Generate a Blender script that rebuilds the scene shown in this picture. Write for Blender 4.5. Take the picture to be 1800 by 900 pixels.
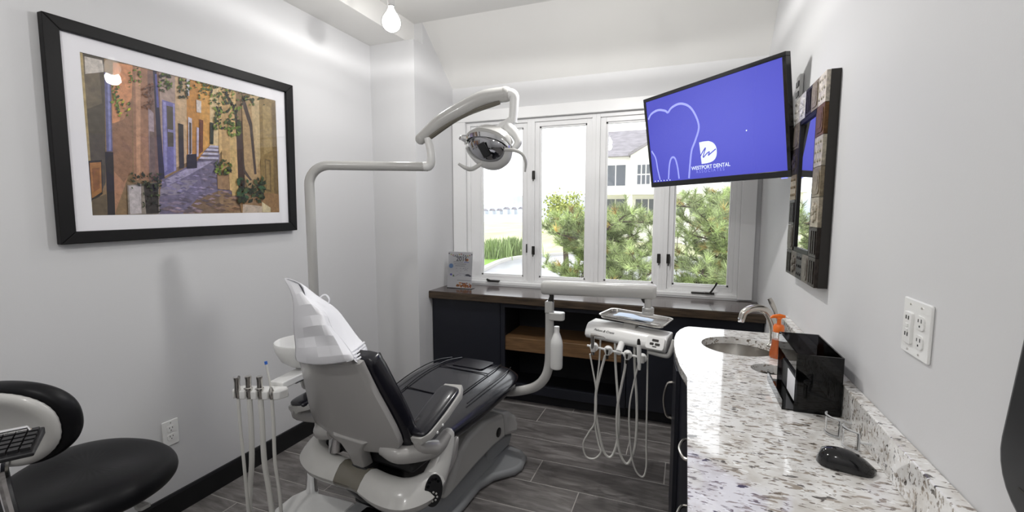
import bpy, bmesh, math, random
import numpy as np
from mathutils import Vector, Matrix, Euler

for o in list(bpy.data.objects):
    bpy.data.objects.remove(o, do_unlink=True)
scn = bpy.context.scene
COL = scn.collection
R = math.radians
rnd = random.Random(7)

# ------------------------------------------------------------------ camera
CAM_H, FPX, PITCH, YAW = 1.42, 801.6, 5.5, 20.85
cam_d = bpy.data.cameras.new('camera'); cam = bpy.data.objects.new('camera', cam_d)
COL.objects.link(cam); scn.camera = cam
cam_d.sensor_width = 36.0; cam_d.lens = FPX / 1800 * 36.0
cam_d.clip_start = 0.02; cam_d.clip_end = 3000
cam.location = (0, 0, CAM_H)
cam.rotation_euler = (R(90 - PITCH), 0, R(YAW))

# ------------------------------------------------------------------ colour management
vs = scn.view_settings
vs.view_transform = 'Standard'; vs.look = 'None'; vs.gamma = 1.0; vs.exposure = 0.18
vs.use_curve_mapping = False

# ------------------------------------------------------------------ sky (bright overcast)
SKY = 2.6
w = bpy.data.worlds.new('overcast_sky'); scn.world = w; w.use_nodes = True
w.node_tree.nodes['Background'].inputs[0].default_value = (0.94, 0.97, 1.0, 1)
w.node_tree.nodes['Background'].inputs[1].default_value = SKY
BULB_W = 15.0        # each pendant bulb
BULB_CEILING = 2.635

# ------------------------------------------------------------------ pixel -> direction (a distance always comes from a known plane)
_p, _y = R(PITCH), R(YAW)
FW = np.array([-math.sin(_y) * math.cos(_p), math.cos(_y) * math.cos(_p), -math.sin(_p)])
RI = np.array([math.cos(_y), math.sin(_y), 0.0]); UP = np.cross(RI, FW)
CC = np.array([0, 0, CAM_H])
def ray(u, v): return FW + RI * (u - 900) / FPX + UP * (450 - v) / FPX
def at(u, v, x=None, y=None, z=None):
    d = ray(u, v)
    i, val = (0, x) if x is not None else (1, y) if y is not None else (2, z)
    return Vector(CC + d * ((val - CC[i]) / d[i]))

# ------------------------------------------------------------------ materials
MATS = {}
def srgb(r, g, b):
    f = lambda c: c / 12.92 if c <= 0.04045 else ((c + 0.055) / 1.055) ** 2.4
    return (f(r / 255), f(g / 255), f(b / 255), 1)
def mat(name, col, rough=0.5, metal=0.0, spec=0.5, coat=0.0, noise=None, bump=None, emit=None, trans=0.0, ior=1.45, sub=0.0):
    """noise=(scale, amount, (sx,sy,sz)); bump=(scale,strength)"""
    m = bpy.data.materials.new(name); m.use_nodes = True; MATS[name] = m
    nt = m.node_tree; b = nt.nodes['Principled BSDF']
    b.inputs['Base Color'].default_value = col
    b.inputs['Roughness'].default_value = rough
    b.inputs['Metallic'].default_value = metal
    b.inputs['Specular IOR Level'].default_value = spec
    b.inputs['Coat Weight'].default_value = coat
    b.inputs['Coat Roughness'].default_value = 0.04
    b.inputs['Transmission Weight'].default_value = trans
    b.inputs['IOR'].default_value = ior
    if emit:
        b.inputs['Emission Color'].default_value = emit[0]; b.inputs['Emission Strength'].default_value = emit[1]
    if noise or bump:
        tc = nt.nodes.new('ShaderNodeTexCoord')
    if noise:
        mp = nt.nodes.new('ShaderNodeMapping'); mp.inputs['Scale'].default_value = noise[2] if len(noise) > 2 else (1, 1, 1)
        nt.links.new(tc.outputs['Object'], mp.inputs[0])
        n = nt.nodes.new('ShaderNodeTexNoise'); n.inputs['Scale'].default_value = noise[0]; n.inputs['Detail'].default_value = 6
        nt.links.new(mp.outputs[0], n.inputs['Vector'])
        r = nt.nodes.new('ShaderNodeValToRGB')
        a = noise[1]
        r.color_ramp.elements[0].position = 0.3; r.color_ramp.elements[1].position = 0.7
        r.color_ramp.elements[0].color = tuple(c * (1 - a) for c in col[:3]) + (1,)
        r.color_ramp.elements[1].color = tuple(min(1, c * (1 + a)) for c in col[:3]) + (1,)
        nt.links.new(n.outputs['Fac'], r.inputs[0]); nt.links.new(r.outputs[0], b.inputs['Base Color'])
    if bump:
        n2 = nt.nodes.new('ShaderNodeTexNoise'); n2.inputs['Scale'].default_value = bump[0]; n2.inputs['Detail'].default_value = 4
        nt.links.new(tc.outputs['Object'], n2.inputs['Vector'])
        bp = nt.nodes.new('ShaderNodeBump'); bp.inputs['Strength'].default_value = bump[1]; bp.inputs['Distance'].default_value = 0.004
        nt.links.new(n2.outputs['Fac'], bp.inputs['Height']); nt.links.new(bp.outputs[0], b.inputs['Normal'])
    return m
def glassmat(name, tint=(1, 1, 1, 1), refl=1.0, rough=0.0):
    m = bpy.data.materials.new(name); m.use_nodes = True; MATS[name] = m
    nt = m.node_tree; nt.nodes.clear()
    out = nt.nodes.new('ShaderNodeOutputMaterial'); mx = nt.nodes.new('ShaderNodeMixShader')
    t = nt.nodes.new('ShaderNodeBsdfTransparent'); t.inputs[0].default_value = tint
    g = nt.nodes.new('ShaderNodeBsdfGlossy'); g.inputs['Roughness'].default_value = rough
    f = nt.nodes.new('ShaderNodeFresnel'); f.inputs[0].default_value = 1.45
    ml = nt.nodes.new('ShaderNodeMath'); ml.operation = 'MULTIPLY'; ml.inputs[1].default_value = refl
    nt.links.new(f.outputs[0], ml.inputs[0]); nt.links.new(ml.outputs[0], mx.inputs[0]); nt.links.new(t.outputs[0], mx.inputs[1]); nt.links.new(g.outputs[0], mx.inputs[2])
    nt.links.new(mx.outputs[0], out.inputs[0])
    return m
def vcolmat(name, rough=0.6, nscale=30, namt=0.35):
    m = bpy.data.materials.new(name); m.use_nodes = True; MATS[name] = m
    nt = m.node_tree; b = nt.nodes['Principled BSDF']; b.inputs['Roughness'].default_value = rough
    a = nt.nodes.new('ShaderNodeVertexColor'); a.layer_name = 'Col'
    tc = nt.nodes.new('ShaderNodeTexCoord')
    n = nt.nodes.new('ShaderNodeTexNoise'); n.inputs['Scale'].default_value = nscale; n.inputs['Detail'].default_value = 8; n.inputs['Roughness'].default_value = 0.7
    nt.links.new(tc.outputs['Object'], n.inputs['Vector'])
    mr = nt.nodes.new('ShaderNodeMapRange'); mr.inputs['From Min'].default_value = .3; mr.inputs['From Max'].default_value = .7
    mr.inputs['To Min'].default_value = 1 - namt; mr.inputs['To Max'].default_value = 1 + namt
    nt.links.new(n.outputs['Fac'], mr.inputs['Value'])
    mx = nt.nodes.new('ShaderNodeMix'); mx.data_type = 'RGBA'; mx.blend_type = 'MULTIPLY'; mx.inputs[0].default_value = 1
    nt.links.new(a.outputs[0], mx.inputs['A']); nt.links.new(mr.outputs[0], mx.inputs['B'])
    nt.links.new(mx.outputs['Result'], b.inputs['Base Color'])
    return m

mat('wall', srgb(216, 216, 217), 0.62, spec=0.3, bump=(220, 0.03))
mat('ceiling', srgb(236, 235, 232), 0.75, spec=0.2)
mat('white_trim', srgb(243, 243, 243), 0.35)
mat('black_base', (0.008, 0.008, 0.009, 1), 0.35)
mat('grout', srgb(176, 172, 168), 0.9)
mat('navy_cabinet', srgb(27, 29, 38), 0.42)
mat('cabinet_inside', srgb(20, 21, 26), 0.6)
mat('dark_wood', srgb(62, 48, 44), 0.22, noise=(6, 0.45, (1, 14, 14)), coat=0.3)
mat('edge_wood', srgb(66, 54, 42), 0.4, noise=(8, 0.6, (1, 10, 10)))
mat('shelf_wood', srgb(112, 84, 56), 0.45, noise=(8, 0.35, (1, 12, 12)))
mat('grey_plastic', srgb(196, 195, 192), 0.22, coat=0.25)
mat('shell_grey', srgb(170, 168, 166), 0.25, coat=0.25)
mat('taupe_plastic', srgb(112, 108, 98), 0.25, coat=0.2)
mat('dark_plastic', srgb(30, 30, 32), 0.35)
mat('base_grey', srgb(150, 152, 154), 0.25, coat=0.2)
mat('black_vinyl', srgb(22, 22, 30), 0.24, spec=0.6, coat=0.2, bump=(45, 0.05))
mat('stool_vinyl', srgb(17, 17, 20), 0.42, spec=0.25, bump=(60, 0.03))
mat('white_plastic', srgb(238, 238, 236), 0.28, coat=0.2)
mat('paper', srgb(240, 240, 244), 0.75, spec=0.2)
mat('chrome', (0.86, 0.86, 0.87, 1), 0.08, 1.0)
mat('steel', (0.62, 0.60, 0.57, 1), 0.24, 1.0)
mat('nickel', (0.60, 0.57, 0.52, 1), 0.2, 1.0)
mat('dark_metal', srgb(54, 52, 50), 0.4, 0.6)
mat('lamp_shield', (0.42, 0.42, 0.44, 1), 0.06, 1.0)
mat('black_gloss', (0.006, 0.006, 0.007, 1), 0.12, coat=0.3)
mat('black_frame', srgb(16, 15, 16), 0.5, spec=.3)
mat('mat_board', srgb(247, 246, 250), 0.8)
mat('hose', srgb(222, 221, 216), 0.35)
mat('napkin', srgb(206, 222, 240), 0.8)
mat('blue_tip', srgb(60, 110, 200), 0.4)
mat('ink', srgb(70, 72, 80), 0.6)
mat('orange', srgb(240, 120, 40), 0.25, coat=0.3)
mat('soap', srgb(238, 128, 60), 0.15, trans=0.55)
mat('clear_plastic', (1, 1, 1, 1), 0.03, trans=1.0, ior=1.35)
mat('clear_edge', (.95, .96, .97, 1), 0.08, trans=.6, ior=1.4)
glassmat('window_glass')
glassmat('picture_glass', refl=.22)
glassmat('acrylic_clear')
glassmat('acrylic_smoke', (0.2, 0.2, 0.21, 1))
glassmat('bulb_glass', (0.99, 0.99, 0.99, 1), refl=.3)
mat('mirror', (0.9, 0.91, 0.92, 1), 0.01, 1.0)
mat('tv_screen', (0.01, 0.01, 0.02, 1), 0.15, emit=(srgb(84, 88, 208), 0.95))
_nt = MATS['tv_screen'].node_tree; _tc = _nt.nodes.new('ShaderNodeTexCoord'); _mp = _nt.nodes.new('ShaderNodeMapping')
_mp.inputs['Location'].default_value = (-.62, -.5, -.5); _mp.inputs['Scale'].default_value = (1.0, 0, 1.0); _nt.links.new(_tc.outputs['Generated'], _mp.inputs[0])
_gr = _nt.nodes.new('ShaderNodeTexGradient'); _gr.gradient_type = 'SPHERICAL'; _nt.links.new(_mp.outputs[0], _gr.inputs[0])
_rp = _nt.nodes.new('ShaderNodeValToRGB'); _rp.color_ramp.elements[0].position = .2; _rp.color_ramp.elements[0].color = srgb(75, 77, 190); _rp.color_ramp.elements[1].position = .95; _rp.color_ramp.elements[1].color = srgb(112, 116, 226)
_nt.links.new(_gr.outputs[0], _rp.inputs[0]); _nt.links.new(_rp.outputs[0], _nt.nodes['Principled BSDF'].inputs['Emission Color'])
mat('tv_white', (0.2, 0.2, 0.2, 1), 0.4, emit=(srgb(215, 228, 248), 0.95))
mat('tv_line', (0.1, 0.1, 0.2, 1), 0.4, emit=(srgb(140, 148, 232), 0.95))
mat('tv_dim', (0.1, 0.1, 0.2, 1), 0.4, emit=(srgb(126, 132, 228), 0.95))
mat('bulb_core', (1, 1, 1, 1), 0.5, emit=((1, 0.97, 0.92, 1), 8.0))

def granite():
    m = bpy.data.materials.new('granite'); m.use_nodes = True; MATS['granite'] = m
    nt = m.node_tree; b = nt.nodes['Principled BSDF']; b.inputs['Roughness'].default_value = 0.1
    b.inputs['Coat Weight'].default_value = 0.5; b.inputs['Coat Roughness'].default_value = 0.03
    tc = nt.nodes.new('ShaderNodeTexCoord')
    def chain(rot, scale, sc3, lo, hi, c0, c1, prev, feature='noise'):
        mp = nt.nodes.new('ShaderNodeMapping'); mp.inputs['Rotation'].default_value = rot; mp.inputs['Scale'].default_value = sc3
        nt.links.new(tc.outputs['Object'], mp.inputs[0])
        n = nt.nodes.new('ShaderNodeTexNoise'); n.inputs['Scale'].default_value = scale; n.inputs['Detail'].default_value = 3
        n.inputs['Roughness'].default_value = 0.55; n.inputs['Distortion'].default_value = 0.4
        nt.links.new(mp.outputs[0], n.inputs['Vector'])
        r = nt.nodes.new('ShaderNodeValToRGB'); r.color_ramp.elements[0].position = lo; r.color_ramp.elements[1].position = hi
        r.color_ramp.elements[0].color = (0, 0, 0, 1); r.color_ramp.elements[1].color = (1, 1, 1, 1)
        nt.links.new(n.outputs['Fac'], r.inputs[0])
        mx = nt.nodes.new('ShaderNodeMix'); mx.data_type = 'RGBA'
        nt.links.new(r.outputs[0], mx.inputs[0])
        if prev is None: mx.inputs['A'].default_value = c0
        else: nt.links.new(prev, mx.inputs['A'])
        mx.inputs['B'].default_value = c1
        return mx.outputs['Result']
    p = chain((0, 0, 0), 14, (1, 1, 1), .42, .66, srgb(240, 239, 237), srgb(212, 208, 202), None)
    p = chain((0, 0, R(25)), 25, (1, 2.8, 2), .58, .62, None, srgb(168, 158, 146), p)
    p = chain((0, 0, R(-20)), 38, (1, 2.8, 2), .60, .63, None, srgb(128, 118, 108), p)
    p = chain((0.3, 0.2, R(10)), 22, (1, 2.6, 2), .635, .66, None, srgb(84, 78, 72), p)
    p = chain((0, 0, R(60)), 40, (1, 2.4, 2), .62, .66, None, srgb(250, 250, 249), p)
    nt.links.new(p, b.inputs['Base Color'])
granite()

def tilemat():
    m = bpy.data.materials.new('plank_tile'); m.use_nodes = True; MATS['plank_tile'] = m
    nt = m.node_tree; b = nt.nodes['Principled BSDF']; b.inputs['Roughness'].default_value = 0.42
    geo = nt.nodes.new('ShaderNodeNewGeometry'); oi = nt.nodes.new('ShaderNodeObjectInfo')
    sh = nt.nodes.new('ShaderNodeVectorMath'); sh.operation = 'MULTIPLY_ADD'
    nt.links.new(oi.outputs['Random'], sh.inputs[0]); sh.inputs[1].default_value = (7, 13, 3); nt.links.new(geo.outputs['Position'], sh.inputs[2])
    mp = nt.nodes.new('ShaderNodeMapping'); mp.inputs['Scale'].default_value = (1, 4.5, 1); nt.links.new(sh.outputs[0], mp.inputs[0])
    n = nt.nodes.new('ShaderNodeTexNoise'); n.inputs['Scale'].default_value = 4.5; n.inputs['Detail'].default_value = 8; n.inputs['Roughness'].default_value = .62; n.inputs['Distortion'].default_value = .6
    nt.links.new(mp.outputs[0], n.inputs['Vector'])
    r = nt.nodes.new('ShaderNodeValToRGB'); e = r.color_ramp.elements
    e[0].position = .28; e[0].color = srgb(80, 76, 75); e[1].position = .72; e[1].color = srgb(160, 156, 154)
    k = r.color_ramp.elements.new(.5); k.color = srgb(120, 116, 114)
    nt.links.new(n.outputs['Fac'], r.inputs[0])
    hs = nt.nodes.new('ShaderNodeHueSaturation'); mr = nt.nodes.new('ShaderNodeMapRange'); mr.inputs['To Min'].default_value = .82; mr.inputs['To Max'].default_value = 1.12
    nt.links.new(oi.outputs['Random'], mr.inputs['Value']); nt.links.new(mr.outputs[0], hs.inputs['Value']); nt.links.new(r.outputs[0], hs.inputs['Color'])
    nt.links.new(hs.outputs[0], b.inputs['Base Color'])
    bp = nt.nodes.new('ShaderNodeBump'); bp.inputs['Strength'].default_value = .12; bp.inputs['Distance'].default_value = .003
    nt.links.new(n.outputs['Fac'], bp.inputs['Height']); nt.links.new(bp.outputs[0], b.inputs['Normal'])
tilemat()
vcolmat('print_ink', 0.5, 45, 0.35)
vcolmat('tin', 0.38, 70, 0.5)
MATS['tin'].node_tree.nodes['Principled BSDF'].inputs['Metallic'].default_value = 0.75
_nt = MATS['tin'].node_tree; _n = _nt.nodes.new('ShaderNodeTexNoise'); _n.inputs['Scale'].default_value = 60; _b = _nt.nodes.new('ShaderNodeBump'); _b.inputs['Strength'].default_value = .5; _b.inputs['Distance'].default_value = .01
_nt.links.new(_n.outputs['Fac'], _b.inputs['Height']); _nt.links.new(_b.outputs[0], _nt.nodes['Principled BSDF'].inputs['Normal'])

# ------------------------------------------------------------------ mesh helpers
WM = {}          # world matrices of parents
def catmull(pts, k=6):
    P = [Vector(p) for p in pts]
    if len(P) < 3 or k <= 1: return P
    P = [P[0] * 2 - P[1]] + P + [P[-1] * 2 - P[-2]]
    out = []
    for i in range(1, len(P) - 2):
        for j in range(k):
            t = j / k
            a, b, c_, d = P[i - 1], P[i], P[i + 1], P[i + 2]
            out.append(0.5 * ((2 * b) + (c_ - a) * t + (2 * a - 5 * b + 4 * c_ - d) * t * t + (3 * b - a - 3 * c_ + d) * t ** 3))
    out.append(P[-2]); return out
class M:
    def __init__(s): s.v = []; s.f = []; s.c = []; s.col = None
    def add(s, vs, fs):
        n = len(s.v); s.v += [tuple(v) for v in vs]; s.f += [tuple(i + n for i in f) for f in fs]
        s.c += [s.col] * len(fs); return s
    def box(s, lo, hi, rot=None):
        x0, y0, z0 = lo; x1, y1, z1 = hi
        V = [Vector((x, y, z)) for z in (z0, z1) for y in (y0, y1) for x in (x0, x1)]
        if rot is not None:
            c_ = (Vector(lo) + Vector(hi)) / 2; V = [c_ + rot @ (v - c_) for v in V]
        return s.add(V, [(0, 2, 3, 1), (4, 5, 7, 6), (0, 1, 5, 4), (2, 6, 7, 3), (0, 4, 6, 2), (1, 3, 7, 5)])
    def loft(s, rings, cap=True, closed=False):
        n = len(rings[0]); V = [p for r in rings for p in r]; F = []
        m = len(rings)
        for i in range(m - 1 + (1 if closed else 0)):
            a, b = i * n, ((i + 1) % m) * n
            for j in range(n):
                k = (j + 1) % n; F.append((a + j, a + k, b + k, b + j))
        if cap and not closed: F.append(tuple(range(n - 1, -1, -1))); F.append(tuple((m - 1) * n + j for j in range(n)))
        return s.add(V, F)
    def tube(s, pts, r, n=12, k=1, flat=1.0, cap=True):
        P = catmull(pts, k); m = len(P)
        if hasattr(r, '__len__'):
            rr = []
            for i in range(m):
                t = i / (m - 1) * (len(r) - 1); a = min(int(t), len(r) - 2); rr.append(r[a] + (r[a + 1] - r[a]) * (t - a))
        else: rr = [r] * m
        T = [(P[min(i + 1, m - 1)] - P[max(i - 1, 0)]).normalized() for i in range(m)]
        ref = Vector((0, 0, 1)) if abs(T[0].z) < .9 else Vector((1, 0, 0))
        N = (ref - T[0] * ref.dot(T[0])).normalized(); rings = []
        for i in range(m):
            N = (N - T[i] * N.dot(T[i])).normalized(); B = T[i].cross(N)
            rings.append([P[i] + (N * math.cos(a) * flat + B * math.sin(a)) * rr[i] for a in [2 * math.pi * j / n for j in range(n)]])
        return s.loft(rings, cap)
    def cyl(s, a, b, r0, r1=None, n=20): return s.tube([a, b], [r0, r0 if r1 is None else r1], n)
    def lathe(s, prof, c=(0, 0, 0), axis=(0, 0, 1), n=28, cap=True, sx=1.0):
        Z = Vector(axis).normalized(); X = Vector((1, 0, 0)) if abs(Z.x) < .9 else Vector((0, 1, 0))
        X = (X - Z * X.dot(Z)).normalized(); Y = Z.cross(X); c = Vector(c)
        return s.loft([[c + Z * h + (X * math.cos(a) * sx + Y * math.sin(a)) * max(r, 1e-5) for a in [2 * math.pi * j / n for j in range(n)]] for r, h in prof], cap)
    def prism(s, outline, origin, ux, uy, depth):
        """polygon outline in (ux,uy) frame, extruded along ux x uy by depth"""
        o = Vector(origin); ux = Vector(ux); uy = Vector(uy); nz = ux.cross(uy).normalized() * depth
        n = len(outline); A = [o + ux * a + uy * b for a, b in outline]
        return s.add(A + [p + nz for p in A], [tuple(range(n - 1, -1, -1)), tuple(range(n, 2 * n))] + [(i, (i + 1) % n, n + (i + 1) % n, n + i) for i in range(n)])
    def poly(s, pts):
        return s.add(pts, [tuple(range(len(pts)))])
    def grid(s, G):
        r, c_ = len(G), len(G[0])
        return s.add([p for row in G for p in row], [(i * c_ + j, i * c_ + j + 1, (i + 1) * c_ + j + 1, (i + 1) * c_ + j) for i in range(r - 1) for j in range(c_ - 1)])
    def sphere(s, c, r, sz=1.0, n=16):
        return s.lathe([(r * math.sin(math.pi * i / 10), -r * sz * math.cos(math.pi * i / 10)) for i in range(11)], c, n=n, cap=False)
    def build(s, name, material, parent=None, bevel=0, smooth=True, subsurf=0, xf=None, solid=0, seg=2, recalc=True, kind=None, angle=35):
        vs_ = [Vector(v) for v in s.v]
        if xf is not None: vs_ = [xf @ v for v in vs_]
        lo = Vector([min(v[i] for v in vs_) for i in range(3)]); hi = Vector([max(v[i] for v in vs_) for i in range(3)])
        c_ = (lo + hi) / 2
        me = bpy.data.meshes.new(name); me.from_pydata([tuple(v - c_) for v in vs_], [], s.f)
        if any(x is not None for x in s.c):
            ca = me.color_attributes.new('Col', 'FLOAT_COLOR', 'CORNER')
            for p in me.polygons:
                col = s.c[p.index] or (1, 1, 1, 1)
                for li in p.loop_indices: ca.data[li].color = col
        if recalc:
            bm = bmesh.new(); bm.from_mesh(me); bmesh.ops.recalc_face_normals(bm, faces=bm.faces); bm.to_mesh(me); bm.free()
        me.materials.append(MATS[material])
        o = link(bpy.data.objects.new(name, me), parent, c_)
        if smooth:
            me.shade_smooth()
            if angle: me.set_sharp_from_angle(angle=R(angle))
        if solid:
            md = o.modifiers.new('solid', 'SOLIDIFY'); md.thickness = solid; md.offset = 0
        if bevel:
            md = o.modifiers.new('bevel', 'BEVEL'); md.width = bevel; md.segments = seg; md.limit_method = 'ANGLE'; md.angle_limit = R(40); md.harden_normals = False
        if subsurf:
            md = o.modifiers.new('sub', 'SUBSURF'); md.levels = md.render_levels = subsurf
        if kind: o['kind'] = kind
        return o
def link(o, parent, loc):
    COL.objects.link(o)
    if parent is not None:
        o.parent = parent; o.matrix_parent_inverse = Matrix.Identity(4)
        o.location = WM[parent].inverted() @ Vector(loc)
    else: o.location = loc
    WM[o] = Matrix.Translation(Vector(loc)); return o
def thing(name, label, cat, loc=(0, 0, 0), group=None):
    o = bpy.data.objects.new(name, None); o.empty_display_size = .05; link(o, None, loc); return tag(o, label, cat, group)
def tag(o, label, cat, group=None):
    o['label'] = label; o['category'] = cat
    if group: o['group'] = group
    return o
def struct(o): o['kind'] = 'structure'; return o
def rrect(w, h, r, n=5, cx=0, cy=0):
    out = []
    for sx, sy, a0 in ((1, 1, 0), (-1, 1, 90), (-1, -1, 180), (1, -1, 270)):
        for i in range(n + 1):
            a = R(a0 + 90 * i / n); out.append((cx + sx * (w / 2 - r) + r * math.cos(a), cy + sy * (h / 2 - r) + r * math.sin(a)))
    return out
def holed_slab(m, outer, holes, z0, z1):
    """flat slab with through holes"""
    bm = bmesh.new(); edges = []
    for L in [outer] + holes:
        vv = [bm.verts.new((x, y, z1)) for x, y in L]
        edges += [bm.edges.new((vv[i], vv[(i + 1) % len(vv)])) for i in range(len(vv))]
    bmesh.ops.triangle_fill(bm, use_beauty=True, use_dissolve=False, edges=edges, normal=(0, 0, 1))
    bm.verts.index_update()
    V = [v.co.copy() for v in bm.verts]; F = [tuple(v.index for v in f.verts) for f in bm.faces]; bm.free()
    m.add(V, F); m.add([Vector((v.x, v.y, z0)) for v in V], [tuple(reversed(f)) for f in F])
    for L in [outer] + holes:
        n = len(L); m.add([(x, y, z1) for x, y in L] + [(x, y, z0) for x, y in L], [(i, (i + 1) % n, n + (i + 1) % n, n + i) for i in range(n)])
def text(name, body, size, material, parent, M4, align='LEFT', extrude=0.0003, bold=False, shear=0, label=None):
    cu = bpy.data.curves.new(name, 'FONT'); cu.body = body; cu.size = size; cu.align_x = align; cu.extrude = extrude; cu.shear = shear
    if bold: cu.offset = size * .010
    t = bpy.data.objects.new(name, cu); COL.objects.link(t)
    dg = bpy.context.evaluated_depsgraph_get(); me = bpy.data.meshes.new_from_object(t.evaluated_get(dg))
    bpy.data.objects.remove(t, do_unlink=True)
    me.transform(M4); me.materials.clear(); me.materials.append(MATS[material])
    c_ = M4.translation.copy(); me.transform(Matrix.Translation(-c_))
    o = link(bpy.data.objects.new(name, me), parent, c_)
    return o
def frame4(o, x, y):
    x = Vector(x).normalized(); y = Vector(y).normalized(); z = x.cross(y)
    m = Matrix((x, y, z)).transposed().to_4x4(); m.translation = Vector(o); return m

# ================================================================== THE ROOM
XL, XR, YB, YF = -2.215, 0.465, 3.45, -1.35       # left, right, window wall, wall behind the camera
XS, YS = -1.84, 2.88                              # boxed corner pier
ZC1, ZC2, ZCB = 2.635, 2.79, 2.43                 # soffit, raised ceiling, ceiling at the window wall
T = .12
struct(M().box((XL - T, YF - T, -.08), (XR + T, YB + T, -.0015)).build('floor', 'grout'))
floor = bpy.data.objects['floor']; WM[floor] = Matrix.Translation(floor.location)
# plank tiles
row_h, gap, tlen = .2257, .0055, 1.2
y_line = 1.849 * 1.42
joint = {0: -.044 * 1.42, 1: -.51 * 1.42, 2: -.327 * 1.42, -1: -.2 * 1.42, -2: -.64 * 1.42}
tile_cache = {}
for rix in range(-4, 18):
    y1 = y_line - rix * row_h; y0 = y1 - row_h
    y0c, y1c = max(y0 + gap / 2, YF), min(y1 - gap / 2, 3.16)
    if y1c - y0c < .02: continue
    off = joint.get(rix, (rix * 0.437) % tlen - .6)
    k0 = math.floor((XL - off) / tlen)
    x = off + k0 * tlen
    while x < XR:
        a, b = max(x + gap / 2, XL), min(x + tlen - gap / 2, XR)
        if b - a > .02:
            key = (round(b - a, 3), round(y1c - y0c, 3))
            if key not in tile_cache:
                t = M().box((a, y0c, -.012), (b, y1c, 0)).build('tile', 'plank_tile', floor, smooth=False, bevel=.0015, seg=1); tile_cache[key] = t.data
            else:
                t = bpy.data.objects.new('tile', tile_cache[key]); link(t, floor, ((a + b) / 2, (y0c + y1c) / 2, -.006))
                md = t.modifiers.new('bevel', 'BEVEL'); md.width = .0015; md.segments = 1
        x += tlen
# walls
struct(M().box((XL - T, YF - T, 0), (XL, YB, 3.0)).build('wall_left', 'wall', smooth=False))
struct(M().box((XR, YF - T, 0), (XR + T, YB + T, 3.0)).build('wall_right', 'wall', smooth=False))
struct(M().box((XL, YF - T, 0), (XR, YF, 3.0)).build('wall_front', 'wall', smooth=False))
struct(M().box((XL, YS, 0), (XS, YB, ZC1)).box((XL, YS + .12, ZC1), (XS, YB, 3.0)).build('wall_pier', 'wall', smooth=False))
WX0, WX1, WZ0, WZ1 = -1.72, .345, .835, 2.15      # window opening
WT = .16
struct(M().box((XS, YB, 0), (XR, YB + WT, WZ0)).box((XS, YB, WZ1), (XR, YB + WT, 3.0))
       .box((XS, YB, WZ0), (WX0, YB + WT, WZ1)).box((WX1, YB, WZ0), (XR, YB + WT, WZ1)).build('wall_back', 'wall', smooth=False))
# ceiling: soffit at the left, raised flat middle, slope down to the window wall
c = M()
c.box((XL - T, YF - T, ZC1), (-1.91, YS + .12, ZC1 + .3))
c.box((-1.91, YF - T, ZC2), (XR, YS + .12, ZC2 + .1))
c.add([(XS, YS + .12, ZC2), (XR, YS + .12, ZC2), (XR, YB, ZCB), (XS, YB, ZCB), (XS, YS + .12, ZC2 + .1), (XR, YS + .12, ZC2 + .1), (XR, YB, ZCB + .1), (XS, YB, ZCB + .1)],
      [(0, 3, 2, 1), (4, 5, 6, 7), (0, 1, 5, 4), (3, 7, 6, 2)])
struct(c.build('ceiling', 'ceiling', smooth=False))
# baseboards
struct(M().prism([(0, 0), (.016, 0), (.016, .095), (.011, .105), (0, .105)], (XL, YF, 0), (1, 0, 0), (0, 0, 1), -(YS - YF)).build('baseboard_left', 'black_base', smooth=False))
struct(M().prism([(0, 0), (.016, 0), (.016, .095), (.011, .105), (0, .105)], (XL + .016, YS, 0), (0, -1, 0), (0, 0, 1), -(XS - XL - .016)).build('baseboard_pier', 'black_base', smooth=False))
struct(M().prism([(0, 0), (.016, 0), (.016, .095), (.011, .105), (0, .105)], (XL + .016, YF, 0), (0, 1, 0), (0, 0, 1), (XR - XL - .5)).build('baseboard_front', 'black_base', smooth=False))

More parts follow.
